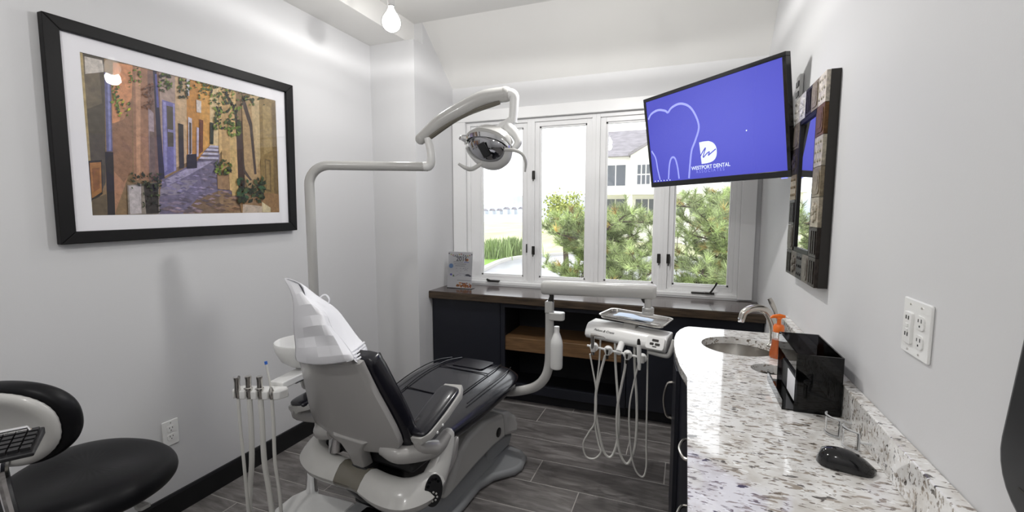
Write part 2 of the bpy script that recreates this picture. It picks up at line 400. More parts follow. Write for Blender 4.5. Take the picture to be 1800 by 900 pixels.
# ------------------------------------------------------------------ window: casing, four units
CY = YB - .022
tr = M()
tr.box((-1.835, CY, WZ0), (WX0, YB, WZ1)); tr.box((WX1, CY, .822), (.435, YB, WZ1)); tr.box((-1.835, CY - .004, WZ1), (.435, YB, WZ1 + .085))
tr.box((WX0, YB - .004, .822), (WX1, YB + .05, WZ0 + .012))
struct(tr.build('trim_1', 'white_trim', smooth=False, bevel=.003))
xs_g = [(-1.601, -1.228), (-1.094, -.720), (-.577, -.215), (-.083, .290)]       # clear glass extents
mull = [WX0, -1.16, -.648, -.149, WX1]
fixed = [False, False, True, False]
for i, (g0, g1) in enumerate(xs_g):
    x0, x1 = mull[i], mull[i + 1]
    zb, zt = .895, 2.085
    y0, y1 = YB + .012, YB + .075
    e = M()
    e.box((x0, y0, WZ0 + .01), (x0 + .03, y1 + .05, WZ1)); e.box((x1 - .03, y0, WZ0 + .01), (x1, y1 + .05, WZ1))
    e.box((x0 + .03, y0, WZ1 - .03), (x1 - .03, y1 + .05, WZ1)); e.box((x0 + .03, y0, WZ0 + .01), (x1 - .03, y1 + .05, WZ0 + .03))
    win = struct(e.build('window_%d' % (i + 1), 'white_trim', smooth=False, bevel=.002))
    sm = M(); a, b = y0 + .015, y0 + .055
    sm.box((x0 + .03, a, WZ0 + .03), (g0, b, WZ1 - .03)); sm.box((g1, a, WZ0 + .03), (x1 - .03, b, WZ1 - .03))
    sm.box((g0, a, WZ0 + .03), (g1, b, zb)); sm.box((g0, a, zt), (g1, b, WZ1 - .03))
    sash = sm.build('sash', 'white_trim', win, smooth=False, bevel=.002)
    st = M()
    for (p, q) in (((g0, zb), (g0 + .012, zt)), ((g1 - .012, zb), (g1, zt)), ((g0, zb), (g1, zb + .012)), ((g0, zt - .012), (g1, zt))):
        st.box((p[0], a + .012, p[1]), (q[0], b - .004, q[1]))
    st.build('glazing_stop', 'white_trim', win, smooth=False)
    M().box((g0 + .001, b - .012, zb + .001), (g1 - .001, b - .008, zt - .001)).build('pane', 'window_glass', win, smooth=False)
def latch(win, x, z):
    q = M().box((x - .012, YB + .002, z - .034), (x + .012, YB + .013, z + .034)).build('latch', 'dark_metal', win, bevel=.003)
    M().tube([(x + .006, YB - .002, z + .02), (x + .006, YB - .008, z - .01), (x + .002, YB - .01, z - .048)], .004, 8).build('lever', 'dark_metal', q)
W_ = [bpy.data.objects['window_%d' % (i + 1)] for i in range(4)]
latch(W_[1], -1.135, 1.115); latch(W_[1], -1.135, 1.71)
latch(W_[2], -.177, 1.085); latch(W_[3], -.112, 1.085)
for x, z in ((-1.195, 1.13),):
    M().box((x, YB + .001, z - .035), (x + .008, YB + .013, z + .035)).build('latch_edge', 'dark_metal', W_[0], bevel=.002)
def crank(win, x, z, up):
    q = M().box((x - .03, YB - .018, z - .006), (x + .075 if not up else x + .03, YB + .012, z + .006)).build('crank', 'dark_metal', win, bevel=.003)
    if up: M().box((x - .12, YB - .014, z - .006), (x - .03, YB + .01, z + .004)).build('crank_cover', 'dark_metal', win, bevel=.003); M().tube([(x, YB - .02, z), (x + .03, YB - .024, z + .05), (x + .045, YB - .02, z + .08)], [.007, .005, .008], 8).build('crank_handle', 'dark_metal', win)
    else: M().tube([(x - .03, YB - .02, z + .012), (x + .01, YB - .024, z + .004), (x + .08, YB - .022, z)], [.009, .005, .005], 8).build('crank_handle', 'dark_metal', win)
crank(W_[0], -1.50, .852, False); crank(W_[3], .17, .852, True)

# ------------------------------------------------------------------ window bench: slab + cabinets
ZS = .815
sl = M().box((XS, 3.025, ZS - .003), (XR, YB - .023, ZS)).build('window_worktop', 'dark_wood', smooth=False)
tag(sl, 'long dark wooden worktop running under the window', 'worktop')
M().box((XS, 3.02, ZS - .055), (XR, 3.06, ZS - .003)).build('front_edge', 'edge_wood', sl, bevel=.004)
M().box((XS, 3.06, ZS - .03), (XR, YB - .023, ZS - .003)).build('underside', 'edge_wood', sl, smooth=False)
cabs = [(-1.838, -1.26, 'closed navy cabinet under the worktop, beside the pier'), (-1.26, -.345, 'open navy shelf unit with a wooden shelf, under the window worktop'), (-.345, XR - .002, 'closed navy cabinet under the worktop, behind the sink counter')]
for i, (a, b, lab) in enumerate(cabs):
    t = thing('base_cabinet' if i != 1 else 'shelf_unit', lab, 'cabinet', ((a + b) / 2, 3.25, 0))
    zt = ZS - .056 if True else 0
    f = 3.085
    p = M().box((a + .001, f, .09), (a + .02, YB - .002, zt)).box((b - .02, f, .09), (b - .001, YB - .002, zt)).box((a + .02, YB - .015, .09), (b - .02, YB - .002, zt)).box((a + .02, f, .09), (b - .02, YB - .015, .11)).box((a + .02, f, zt - .02), (b - .02, YB - .015, zt))
    p.build('body', 'cabinet_inside' if i == 1 else 'navy_cabinet', t, smooth=False)
    M().box((a + .001, f + .05, 0.001), (b - .001, f + .07, .09)).build('toe_kick', 'cabinet_inside', t, smooth=False)
    if i == 1:
        fr = M().box((a + .001, f - .018, .09), (a + .035, f, zt)).box((b - .035, f - .018, .09), (b - .001, f, zt)).box((a + .035, f - .018, zt - .035), (b - .035, f, zt)).box((a + .035, f - .018, .09), (b - .035, f, .16))
        fr.build('face_frame', 'navy_cabinet', t, smooth=False, bevel=.002)
        M().box((a + .021, f - .006, .40), (b - .021, YB - .016, .50)).build('shelf', 'shelf_wood', t, bevel=.004)
    else:
        M().box((a + .004, f - .018, .095), (b - .004, f - .001, zt - .004)).build('door', 'navy_cabinet', t, smooth=False, bevel=.002)

# ------------------------------------------------------------------ leaflet in an acrylic stand on the worktop
P0, P1, P2, P3 = at(787, 447, y=3.23), at(830, 444, y=3.23), at(831.5, 506, y=3.21), at(787, 508, y=3.21)
bw, bz0, bz1 = .215, ZS, ZS + .285
bx0, by0 = -1.775, 3.20
leaf = thing('leaflet_stand', 'clear acrylic stand with a 2016 event leaflet on the dark worktop', 'leaflet', (bx0 + bw / 2, by0, bz0))
lean = .03
def LP(s, t, d=0.0): return Vector((bx0 + s * bw, by0 + lean * t - d, bz0 + .006 + t * (bz1 - bz0)))
M().add([LP(0, 0, -.001), LP(1, 0, -.001), LP(1, 1, -.001), LP(0, 1, -.001), LP(0, 0), LP(1, 0), LP(1, 1), LP(0, 1)], [(0, 1, 2, 3), (4, 5, 6, 7), (0, 1, 5, 4), (1, 2, 6, 5), (2, 3, 7, 6), (3, 0, 4, 7)]).build('sheet', 'paper', leaf, smooth=False)
a = M()
a.add([LP(-.01, 0, .002), LP(1.01, 0, .002), LP(1.01, 1.01, .002), LP(-.01, 1.01, .002), LP(-.01, 0, .004), LP(1.01, 0, .004), LP(1.01, 1.01, .004), LP(-.01, 1.01, .004)], [(0, 1, 2, 3), (4, 5, 6, 7), (0, 1, 5, 4), (1, 2, 6, 5), (2, 3, 7, 6), (3, 0, 4, 7)])
a.build('cover', 'acrylic_clear', leaf, smooth=False)
M().box((bx0 - .002, by0 - .004, ZS), (bx0 + bw + .002, by0 + .06, ZS + .003)).build('foot', 'acrylic_clear', leaf, smooth=False)
mat('print_flat', (1, 1, 1, 1), .6)
vcolmat('leaflet_ink', .5, 80, .1)
pr = M()
def blob(s, t, rs, rt, n=14): return [LP(s + rs * math.cos(2 * math.pi * i / n), t + rt * math.sin(2 * math.pi * i / n), .0006) for i in range(n)]
pr.col = srgb(120, 160, 215); pr.poly(blob(.13, .60, .09, .065))
pr.col = srgb(225, 130, 50); pr.poly(blob(.78, .78, .06, .038))
for i in range(12):
    s = .03 + i * .085; t = .955 - .05 * abs(math.sin(i * .55)) ; pr.col = [srgb(60, 50, 60), srgb(200, 190, 60), srgb(180, 70, 60), srgb(70, 60, 70)][i % 4]
    pr.poly([LP(s - .03, t, .0006), LP(s, t - .04, .0006), LP(s + .03, t, .0006)])
for t, s0, s1 in ((.865, .2, .85), (.715, .22, .62), (.66, .25, .75), (.61, .3, .7), (.21, .4, .96)):
    pr.col = srgb(150, 148, 160); pr.poly([LP(s0, t - .006, .0006), LP(s1, t - .006, .0006), LP(s1, t + .006, .0006), LP(s0, t + .006, .0006)])
pr.col = srgb(110, 120, 210); pr.poly([LP(.66, .708, .0006), LP(.86, .708, .0006), LP(.86, .724, .0006), LP(.66, .724, .0006)])
pr.col = srgb(70, 70, 90); pr.poly(blob(.82, .36, .1, .03)); pr.poly(blob(.92, .34, .06, .02)); pr.col = srgb(110, 110, 200); pr.poly(blob(.14, .36, .05, .03)); pr.col = srgb(90, 120, 50); pr.poly(blob(.24, .33, .03, .03))
for i in range(60):
    s = .38 + .6 * rnd.random(); t = .02 + (.12 if s > .5 else .07) * rnd.random(); pr.col = rnd.choice([srgb(222, 130, 40), srgb(190, 90, 30), srgb(235, 160, 60), srgb(160, 80, 30)]); pr.poly(blob(s, t, .035, .02, 6))
for i in range(26):
    s = .25 + .55 * rnd.random(); pr.col = srgb(190, 188, 200); t = .3 + .25 * rnd.random(); pr.poly([LP(s, t, .0006), LP(s + .05, t, .0006), LP(s + .05, t + .012, .0006), LP(s, t + .012, .0006)])
pr.build('print', 'leaflet_ink', leaf, smooth=False)
text('heading', '2016', .05, 'ink', leaf, frame4(LP(.33, .745, .001), (1, 0, 0), LP(0, 1) - LP(0, 0)), bold=True)

# ------------------------------------------------------------------ framed picture on the left wall
pf = thing('framed_picture', 'large black framed photograph of an old alley on the left wall', 'picture', (XL + .02, 1.56, 1.3))
PO = Vector((XL + .036, 0, 0))
def PW(y, z, d=0.0): return Vector((XL + .036 + d, y, z))
oc = [(.995, 2.137), (2.117, 2.158), (2.103, 1.312), (.99, 1.298)]        # TL TR BR BL (y,z): hangs slightly out of true
def lerp4(s, t):
    tl, tr_, br, bl = [Vector(q) for q in oc]
    return (tl * (1 - s) + tr_ * s) * t + (bl * (1 - s) + br * s) * (1 - t)
def ring(s0, t0, d): return [PW(*lerp4(s, t), d) for s, t in ((s0, 1 - t0), (1 - s0, 1 - t0), (1 - s0, t0), (s0, t0))]
fw_s, fw_t = .044, .056
names = [('top', 0, 1), ('right', 1, 2), ('bottom', 2, 3), ('left', 3, 0)]
O0, I0, O1, I1 = ring(0, 0, -.03), ring(fw_s, fw_t, -.03), ring(0, 0, 0), ring(fw_s, fw_t, 0)
for nm, a, b in names:
    M().add([O0[a], O0[b], I0[b], I0[a], O1[a], O1[b], I1[b], I1[a]], [(0, 1, 2, 3), (7, 6, 5, 4), (0, 4, 5, 1), (1, 5, 6, 2), (2, 6, 7, 3), (3, 7, 4, 0)]).build('frame_rail', 'black_frame', pf, smooth=False, bevel=.003)
A = ring(fw_s, fw_t, -.016)
M().add(ring(fw_s * .5, fw_t * .5, -.028) + ring(fw_s * .5, fw_t * .5, -.034), [(0, 1, 2, 3), (7, 6, 5, 4), (0, 4, 5, 1), (1, 5, 6, 2), (2, 6, 7, 3), (3, 7, 4, 0)]).build('backing', 'black_frame', pf, smooth=False)
ms, mt = .10, .128
B = ring(ms, mt, -.016); A0, B0 = ring(fw_s - .003, fw_t - .003, -.018), ring(ms, mt, -.0185)
mm = M()
for a in range(4): b = (a + 1) % 4; mm.add([A[a], A[b], B[b], B[a]], [(0, 1, 2, 3)]); mm.add([B[a], B[b], B0[b], B0[a]], [(0, 1, 2, 3)])
mm.build('mount', 'mat_board', pf, smooth=False)
G0 = ring(fw_s - .002, fw_t - .002, -.010); G1 = ring(fw_s - .002, fw_t - .002, -.012)
M().add(G0 + G1, [(0, 1, 2, 3), (7, 6, 5, 4), (0, 4, 5, 1), (1, 5, 6, 2), (2, 6, 7, 3), (3, 7, 4, 0)]).build('glazing', 'picture_glass', pf, smooth=False)
# the print: flat ink shapes; outlines measured on the photograph, taken back to the flat sheet by a homography
src = [(32, 38), (1035, 285), (1055, 853), (98, 868)]; dst = [(0, 1), (1, 1), (1, 0), (0, 0)]
Am = []
for (x, y), (X, Y) in zip(src, dst): Am += [[x, y, 1, 0, 0, 0, -X * x, -X * y], [0, 0, 0, x, y, 1, -Y * x, -Y * y]]
Hh = np.append(np.linalg.solve(np.array(Am, float), np.array([v for d in dst for v in d], float)), 1).reshape(3, 3)
layer = [0]
def PP(x, y):
    q = Hh @ np.array([x, y, 1.0]); s, t = min(1, max(0, q[0] / q[2])), min(1, max(0, q[1] / q[2]))
    return PW(*lerp4(ms + s * (1 - 2 * ms), mt + t * (1 - 2 * mt)), -.0205 + layer[0] * .000012)
pm = M()
def ink(col, *pts):
    layer[0] += 1; pm.col = srgb(*col); pm.poly([PP(*p) for p in pts])
ink((142, 116, 84), (32, 38), (1035, 285), (1055, 853), (98, 868))
ink((222, 196, 150), (690, 190), (760, 205), (750, 540), (690, 540))            # far wall, pale
ink((198, 140, 70), (575, 160), (700, 195), (700, 540), (640, 590), (580, 600)) # ochre house
ink((214, 160, 84), (640, 180), (700, 195), (700, 520), (655, 560), (645, 300))
ink((205, 175, 140), (500, 140), (580, 160), (582, 600), (500, 640))            # cream house
ink((172, 150, 140), (430, 130), (520, 145), (525, 640), (455, 680))
ink((116, 112, 170), (455, 280), (520, 300), (528, 640), (462, 670))            # violet-lit door bay
ink((150, 146, 196), (460, 290), (474, 292), (482, 640), (468, 650))
ink((150, 146, 196), (510, 300), (520, 305), (527, 640), (516, 645))
ink((86, 78, 70), (478, 310), (510, 318), (514, 520), (484, 520))
ink((140, 134, 180), (484, 430), (514, 436), (514, 450), (484, 444))
ink((178, 132, 102), (205, 90), (305, 108), (300, 620), (215, 860), (205, 500))  # peach plaster house
ink((214, 150, 108), (205, 90), (305, 105), (300, 270), (262, 330), (232, 400), (200, 400))
ink((150, 112, 88), (200, 405), (262, 380), (302, 270), (305, 640), (260, 700), (205, 640))
ink((164, 122, 98), (305, 110), (385, 125), (388, 690), (310, 690))
ink((196, 150, 120), (318, 112), (345, 118), (345, 680), (325, 690))
ink((128, 100, 92), (380, 130), (440, 140), (455, 690), (388, 700))
ink((168, 150, 160), (384, 320), (412, 350), (420, 660), (392, 664))
ink((120, 100, 96), (390, 440), (416, 446), (420, 660), (392, 664))
ink((44, 40, 66), (408, 130), (426, 134), (468, 680), (440, 690))               # dark drain pipe
ink((92, 92, 160), (418, 150), (428, 150), (440, 320), (428, 320))
ink((84, 76, 64), (32, 38), (160, 70), (168, 700), (98, 868), (80, 600))        # left dark wall
ink((112, 100, 82), (50, 60), (130, 80), (150, 300), (70, 330))
ink((206, 198, 190), (60, 60), (150, 80), (158, 140), (64, 150))
ink((178, 158, 112), (32, 38), (50, 44), (112, 868), (98, 868))
ink((104, 104, 146), (160, 140), (192, 150), (203, 545), (172, 545))            # blue pipe
ink((138, 140, 190), (176, 160), (186, 162), (196, 540), (184, 540))
ink((40, 34, 38), (164, 545), (206, 548), (216, 868), (178, 868))
ink((40, 34, 30), (78, 592), (148, 588), (152, 760), (95, 800))                 # wooden hatch
ink((170, 118, 66), (86, 602), (144, 598), (148, 750), (98, 782))
ink((140, 92, 50), (98, 630), (136, 626), (138, 730), (106, 752))
ink((104, 90, 70), (98, 790), (170, 760), (178, 868), (100, 868))
ink((120, 112, 140), (455, 690), (640, 590), (750, 545), (745, 640), (850, 780), (860, 860), (430, 862))  # cobbled lane
ink((168, 160, 190), (470, 690), (640, 600), (720, 590), (600, 660), (480, 720))
ink((150, 142, 160), (445, 735), (560, 690), (640, 690), (560, 760), (445, 770))
ink((128, 104, 84), (640, 780), (760, 740), (850, 780), (860, 860), (560, 862))
ink((150, 122, 92), (740, 740), (830, 790), (860, 858), (760, 858))
for k in range(230):
    x = rnd.uniform(450, 850); y = rnd.uniform(600, 855)
    if y < 690 - (x - 455) * .5 or x < 450 + (y - 690) * -.1: continue
    if x > 745 and y < 640 + (x - 745) * 1.3: continue
    q = rnd.uniform(.7, 1.25); warm = max(0, (x - 620) / 230) + max(0, (y - 760) / 160)
    base = (132 + 14 * warm, 124 - 6 * warm, 158 - 52 * warm); wv = rnd.uniform(8, 24) * (.4 + (y - 560) / 300)
    ink(tuple(min(235, max(20, b_ * q)) for b_ in base), (x - wv, y), (x - wv * .2, y - wv * .28), (x + wv, y + 2), (x + wv * .2, y + wv * .3))
for k, y in enumerate((512, 528, 548, 570)):                                       # steps
    ink((196, 192, 214), (700 - k * 16, y), (742, y + 4), (742, y + 14), (690 - k * 16, y + 11)); ink((110, 100, 120), (690 - k * 16, y + 11), (742, y + 14), (742, y + 20), (680 - k * 16, y + 18))
ink((52, 46, 48), (536, 400), (562, 408), (566, 628), (542, 632))                # doors and windows
ink((212, 206, 220), (586, 368), (606, 376), (606, 560), (588, 566)); ink((80, 66, 60), (591, 395), (603, 400), (603, 555), (592, 560))
ink((200, 190, 214), (630, 420), (642, 424), (640, 570), (630, 572)); ink((110, 60, 40), (644, 380), (664, 386), (662, 545), (646, 555))
ink((220, 214, 220), (578, 170), (594, 176), (592, 262), (580, 258)); ink((216, 206, 200), (628, 280), (654, 288), (653, 348), (630, 344)); ink((90, 80, 80), (538, 165), (556, 170), (556, 205), (538, 202))
ink((40, 48, 40), (698, 395), (718, 400), (716, 508), (698, 506))
ink((36, 30, 42), (580, 560), (630, 556), (632, 628), (580, 632))
ink((214, 180, 126), (745, 230), (790, 215), (830, 240), (845, 760), (800, 740), (790, 500), (745, 560)) # right-hand houses
ink((196, 162, 112), (760, 240), (800, 240), (800, 620), (758, 640)); ink((70, 50, 44), (830, 380), (862, 390), (878, 748), (846, 750))
ink((206, 176, 120), (800, 470), (826, 470), (838, 768), (812, 770)); ink((176, 146, 104), (862, 300), (905, 255), (940, 270), (960, 690), (900, 740), (878, 700))
ink((196, 172, 130), (905, 255), (950, 262), (965, 560), (940, 640)); ink((142, 118, 72), (950, 262), (1035, 285), (1055, 853), (985, 852), (960, 690))
ink((164, 140, 92), (968, 300), (1010, 320), (1018, 540), (976, 560)); ink((120, 98, 62), (1015, 300), (1035, 290), (1052, 800), (1030, 780))
ink((112, 92, 58), (980, 580), (1010, 590), (1014, 752), (986, 745)); ink((150, 126, 82), (986, 590), (1004, 596), (1008, 740), (990, 735))
ink((150, 116, 78), (940, 750), (1055, 760), (1055, 853), (860, 855), (850, 800)); ink((210, 196, 160), (965, 800), (1010, 830), (1010, 852), (968, 852))
for P_ in (((770, 230), (800, 270), (835, 330), (846, 470), (836, 470), (822, 340), (788, 280)), ((862, 250), (884, 300), (915, 400), (938, 660), (926, 660), (902, 420), (870, 320)), ((846, 470), (866, 560), (880, 640), (915, 690), (905, 692), (868, 650), (856, 570))):
    ink((66, 50, 44), *P_)
ink((150, 140, 130), (275, 715), (350, 708), (435, 700), (440, 860), (280, 864)); ink((196, 188, 190), (282, 720), (345, 712), (348, 858), (290, 862)); ink((52, 46, 44), (358, 712), (432, 704), (436, 858), (372, 860))   # stone planter
ink((160, 128, 96), (735, 655), (795, 650), (798, 740), (738, 735)); ink((196, 178, 160), (868, 812), (966, 822), (966, 855), (866, 855))
def leaves(n, x0, x1, y0, y1, cols, sz=9):
    for k in range(n):
        x = x0 + (x1 - x0) * (.5 + .5 * math.cos(math.pi * rnd.random())); y = rnd.uniform(y0, y1); a = rnd.uniform(0, 6.28); r = sz * rnd.uniform(.5, 1.2)
        ink(rnd.choice(cols), *[(x + r * math.cos(a + b_) * f_, y + r * math.sin(a + b_) * f_) for b_, f_ in ((0, 1), (1.4, .55), (3.14, 1), (4.6, .55))])
gr = [(78, 98, 36), (104, 128, 44), (50, 66, 28), (132, 150, 60)]; dk = [(36, 44, 26), (52, 62, 34), (30, 34, 30), (70, 84, 46)]
leaves(26, 198, 232, 190, 330, gr, 12); leaves(22, 228, 285, 280, 365, gr + [(190, 200, 60)], 12); leaves(26, 285, 350, 120, 220, gr, 9)
leaves(40, 440, 500, 150, 240, dk + gr, 11); leaves(50, 535, 690, 175, 230, dk + gr, 10); leaves(20, 540, 582, 210, 275, dk, 10); leaves(16, 640, 680, 220, 280, dk + gr, 8)
leaves(60, 698, 800, 210, 300, dk + gr, 11); leaves(80, 720, 845, 320, 430, gr + dk, 13); leaves(36, 790, 850, 400, 465, gr, 12); leaves(40, 810, 920, 235, 320, dk + gr, 10); leaves(8, 945, 975, 265, 320, dk, 9)
leaves(40, 290, 440, 655, 735, dk, 12); leaves(46, 725, 800, 590, 660, dk + gr, 12); leaves(90, 840, 970, 680, 800, dk + [(56, 90, 60)], 16); leaves(40, 352, 440, 690, 850, dk, 10); leaves(30, 360, 400, 200, 330, [(90, 60, 50), (120, 80, 60)], 10)
pm.build('print', 'print_ink', pf, smooth=False, recalc=False)

# ------------------------------------------------------------------ wall plates
def duplex(parent, cx, zc, sgn, wallx, cy):
    for dz in (.02, -.02):
        q = M().prism(rrect(.033, .028, .008), (wallx + sgn * .006, cy, zc + dz), (0, 1, 0), (0, 0, 1), sgn * .0025).build('receptacle', 'white_plastic', parent, smooth=False)
        sl_ = M()
        for dy, hh in ((-.0065, .008), (.0065, .0065)): sl_.box((wallx + sgn * .0084, cy + dy - .0012, zc + dz + .001), (wallx + sgn * .0090, cy + dy + .0012, zc + dz + .001 + hh))
        sl_.cyl((wallx + sgn * .0084, cy, zc + dz - .007), (wallx + sgn * .009, cy, zc + dz - .007), .0024, n=8)
        sl_.build('slot', 'dark_plastic', q, smooth=False)
ol = thing('wall_outlet', 'white duplex wall outlet low on the left wall, above the black baseboard', 'outlet', (XL, 1.337, .396))
M().prism(rrect(.071, .119, .005), (XL, 1.337, .397), (0, 1, 0), (0, 0, 1), .006).build('plate', 'white_plastic', ol, bevel=.002)
duplex(ol, 0, .397, 1, XL, 1.337)
M().cyl((XL + .006, 1.337, .397), (XL + .0075, 1.337, .397), .003, n=10).build('screw', 'white_plastic', ol)
M().cyl((XL + .006, 1.337, .445), (XL + .0075, 1.337, .445), .002, n=10).build('screw', 'steel', ol)
op = thing('outlet_plate', 'white double outlet plate on the right wall above the granite backsplash', 'outlet', (XR, 1.183, 1.175))
M().prism(rrect(.122, .12, .005), (XR, 1.183, 1.175), (0, -1, 0), (0, 0, 1), .006).build('plate', 'white_plastic', op, bevel=.002)
gf = M().prism(rrect(.034, .068, .004), (XR - .005, 1.209, 1.172), (0, -1, 0), (0, 0, 1), .006).build('safety_receptacle', 'white_plastic', op, bevel=.001)
for dz in (.018, -.018):
    M().box((XR - .0118, 1.202, 1.172 + dz), (XR - .011, 1.205, 1.18 + dz)).box((XR - .0118, 1.213, 1.172 + dz), (XR - .011, 1.216, 1.18 + dz)).build('slot', 'dark_plastic', gf, smooth=False)
for dz in (.005, -.006): M().box((XR - .0125, 1.203, 1.169 + dz), (XR - .011, 1.215, 1.176 + dz)).build('button', 'white_plastic', gf, smooth=False)
duplex(op, 0, 1.172, -1, XR, 1.160)
for yy in (1.16, 1.209):
    for zz in (1.223, 1.125): M().cyl((XR - .006, yy, zz), (XR - .0075, yy, zz), .0025, n=8).build('screw', 'steel', op)

# ------------------------------------------------------------------ mirror with patchwork tin frame
my0, my1, mz0, mz1 = 1.845, 2.325, 1.155, 1.895
mr_ = thing('wall_mirror', 'rectangular mirror in a patchwork pressed tin frame on the right wall', 'mirror', (XR, (my0 + my1) / 2, mz0))
fw_ = .105
M().box((XR - .03, my0, mz0), (XR - .001, my1, mz1)).build('backing', 'dark_metal', mr_, smooth=False)
M().box((XR - .033, my0 + fw_ + .015, mz0 + fw_ + .015), (XR - .03, my1 - fw_ - .015, mz1 - fw_ - .015)).build('mirror_glass', 'mirror', mr_, smooth=False)
rim = M()
for lo, hi in (((my0 + fw_, mz0 + fw_), (my0 + fw_ + .016, mz1 - fw_)), ((my1 - fw_ - .016, mz0 + fw_), (my1 - fw_, mz1 - fw_)), ((my0 + fw_, mz0 + fw_), (my1 - fw_, mz0 + fw_ + .016)), ((my0 + fw_, mz1 - fw_ - .016), (my1 - fw_, mz1 - fw_))):
    rim.box((XR - .040, lo[0], lo[1]), (XR - .03, hi[0], hi[1]))
rim.build('inner_rim', 'black_frame', mr_, smooth=False)
tins = [(200, 196, 186), (150, 138, 120), (120, 92, 66), (66, 58, 52), (178, 168, 150), (40, 38, 40), (130, 116, 98), (216, 212, 204), (92, 76, 60), (164, 150, 124)]
def tin(y0, y1, z0, z1, col, orn):
    m = M(); m.col = srgb(*col); m.box((XR - .042, y0 + .001, z0 + .001), (XR - .03, y1 - .001, z1 - .001))
    cy, cz, hy, hz = (y0 + y1) / 2, (z0 + z1) / 2, (y1 - y0) / 2, (z1 - z0) / 2
    if orn == 0:
        for k in (.8, .5): m.prism(rrect(2 * hy * k, 2 * hz * k, .4 * min(hy, hz) * k), (XR - .042, cy, cz), (0, -1, 0), (0, 0, 1), .002 + .003 * (1 - k))
    elif orn == 1:
        for k in range(3): m.box((XR - .0455, y0 + .012 + k * .026, z0 + .012), (XR - .042, y0 + .024 + k * .026, z1 - .012))
    elif orn == 2:
        for k in range(5):
            a = k * 1.2566; m.lathe([(.017, 0), (.013, .004), (.001, .006)], (XR - .042, cy + .024 * math.cos(a), cz + .024 * math.sin(a)), (-1, 0, 0), 8)
        m.lathe([(.012, 0), (.009, .006), (.001, .008)], (XR - .042, cy, cz), (-1, 0, 0), 8)
    else:
        for k in range(-1, 2):
            for j in range(-1, 2): m.lathe([(.007, 0), (.005, .003), (.001, .004)], (XR - .042, cy + k * hy * .6, cz + j * hz * .6), (-1, 0, 0), 6)
    m.build('tin_tile', 'tin', mr_, smooth=False)
n = 0
ys = np.linspace(my0, my1, 6); zs = np.linspace(mz0 + fw_, mz1 - fw_, 6)
TOPC = [(206, 198, 184), (150, 138, 118), (60, 56, 62), (226, 224, 220), (210, 206, 200)]
BOTC = [(70, 64, 60), (120, 112, 104), (60, 58, 58), (100, 92, 84), (58, 54, 52)]
NEAR = [(60, 54, 50), (176, 166, 146), (150, 138, 116), (196, 188, 170), (112, 82, 54)]
FAR = [(84, 78, 70), (46, 42, 42), (140, 124, 100), (64, 56, 50), (130, 120, 110)]
for i in range(5):
    tin(ys[i], ys[i + 1], mz1 - fw_, mz1, TOPC[i], [3, 0, 1, 2, 3][i]); tin(ys[i], ys[i + 1], mz0, mz0 + fw_, BOTC[i], [1, 0, 3, 2, 1][i])
    tin(my0, my0 + fw_, zs[i], zs[i + 1], NEAR[i], [1, 2, 0, 3, 0][i]); tin(my1 - fw_, my1, zs[i], zs[i + 1], FAR[i], [0, 1, 3, 2, 0][i])

# ------------------------------------------------------------------ wall-mounted television
TVC = Vector((.08, 2.61, 1.831)); TW, TH = .9, .525
TVR = Matrix.Rotation(R(-45.5), 3, 'Z') @ Matrix.Rotation(R(8.8), 3, 'X') @ Matrix.Rotation(R(-.2), 3, 'Y')
TX, TY, TZ = TVR @ Vector((1, 0, 0)), TVR @ Vector((0, 1, 0)), TVR @ Vector((0, 0, 1))
def tvp(a, b, d=0.0): return TVC + TX * a + TZ * b - TY * d
tv = thing('wall_television', 'flat television with a blue desktop on its screen, hung over the window', 'television', TVC)
TV4 = Matrix.Translation(TVC) @ TVR.to_4x4()
bz = M()
for lo, hi in (((-TW / 2, TH / 2 - .02), (TW / 2, TH / 2)), ((-TW / 2, -TH / 2), (TW / 2, -TH / 2 + .03)), ((-TW / 2, -TH / 2 + .03), (-TW / 2 + .018, TH / 2 - .02)), ((TW / 2 - .018, -TH / 2 + .03), (TW / 2, TH / 2 - .02))):
    bz.box((lo[0], -.002, lo[1]), (hi[0], .03, hi[1]))
bz.build('bezel', 'black_gloss', tv, smooth=False, xf=TV4, bevel=.002)
M().box((-TW / 2 + .005, .006, -TH / 2 + .005), (TW / 2 - .005, .035, TH / 2 - .005)).box((-TW * .38, .035, -TH * .36), (TW * .38, .065, TH * .3)).build('rear_cover', 'dark_plastic', tv, smooth=False, xf=TV4)
scr = M().box((-TW / 2 + .016, .002, -TH / 2 + .028), (TW / 2 - .016, .006, TH / 2 - .018)).build('screen', 'tv_screen', tv, smooth=False, xf=TV4)
M().box((TW * .5 - .05, -.0, -TH / 2 - .006), (TW * .5 - .025, .01, -TH / 2)).build('standby_light', 'tv_line', tv, smooth=False, xf=TV4)
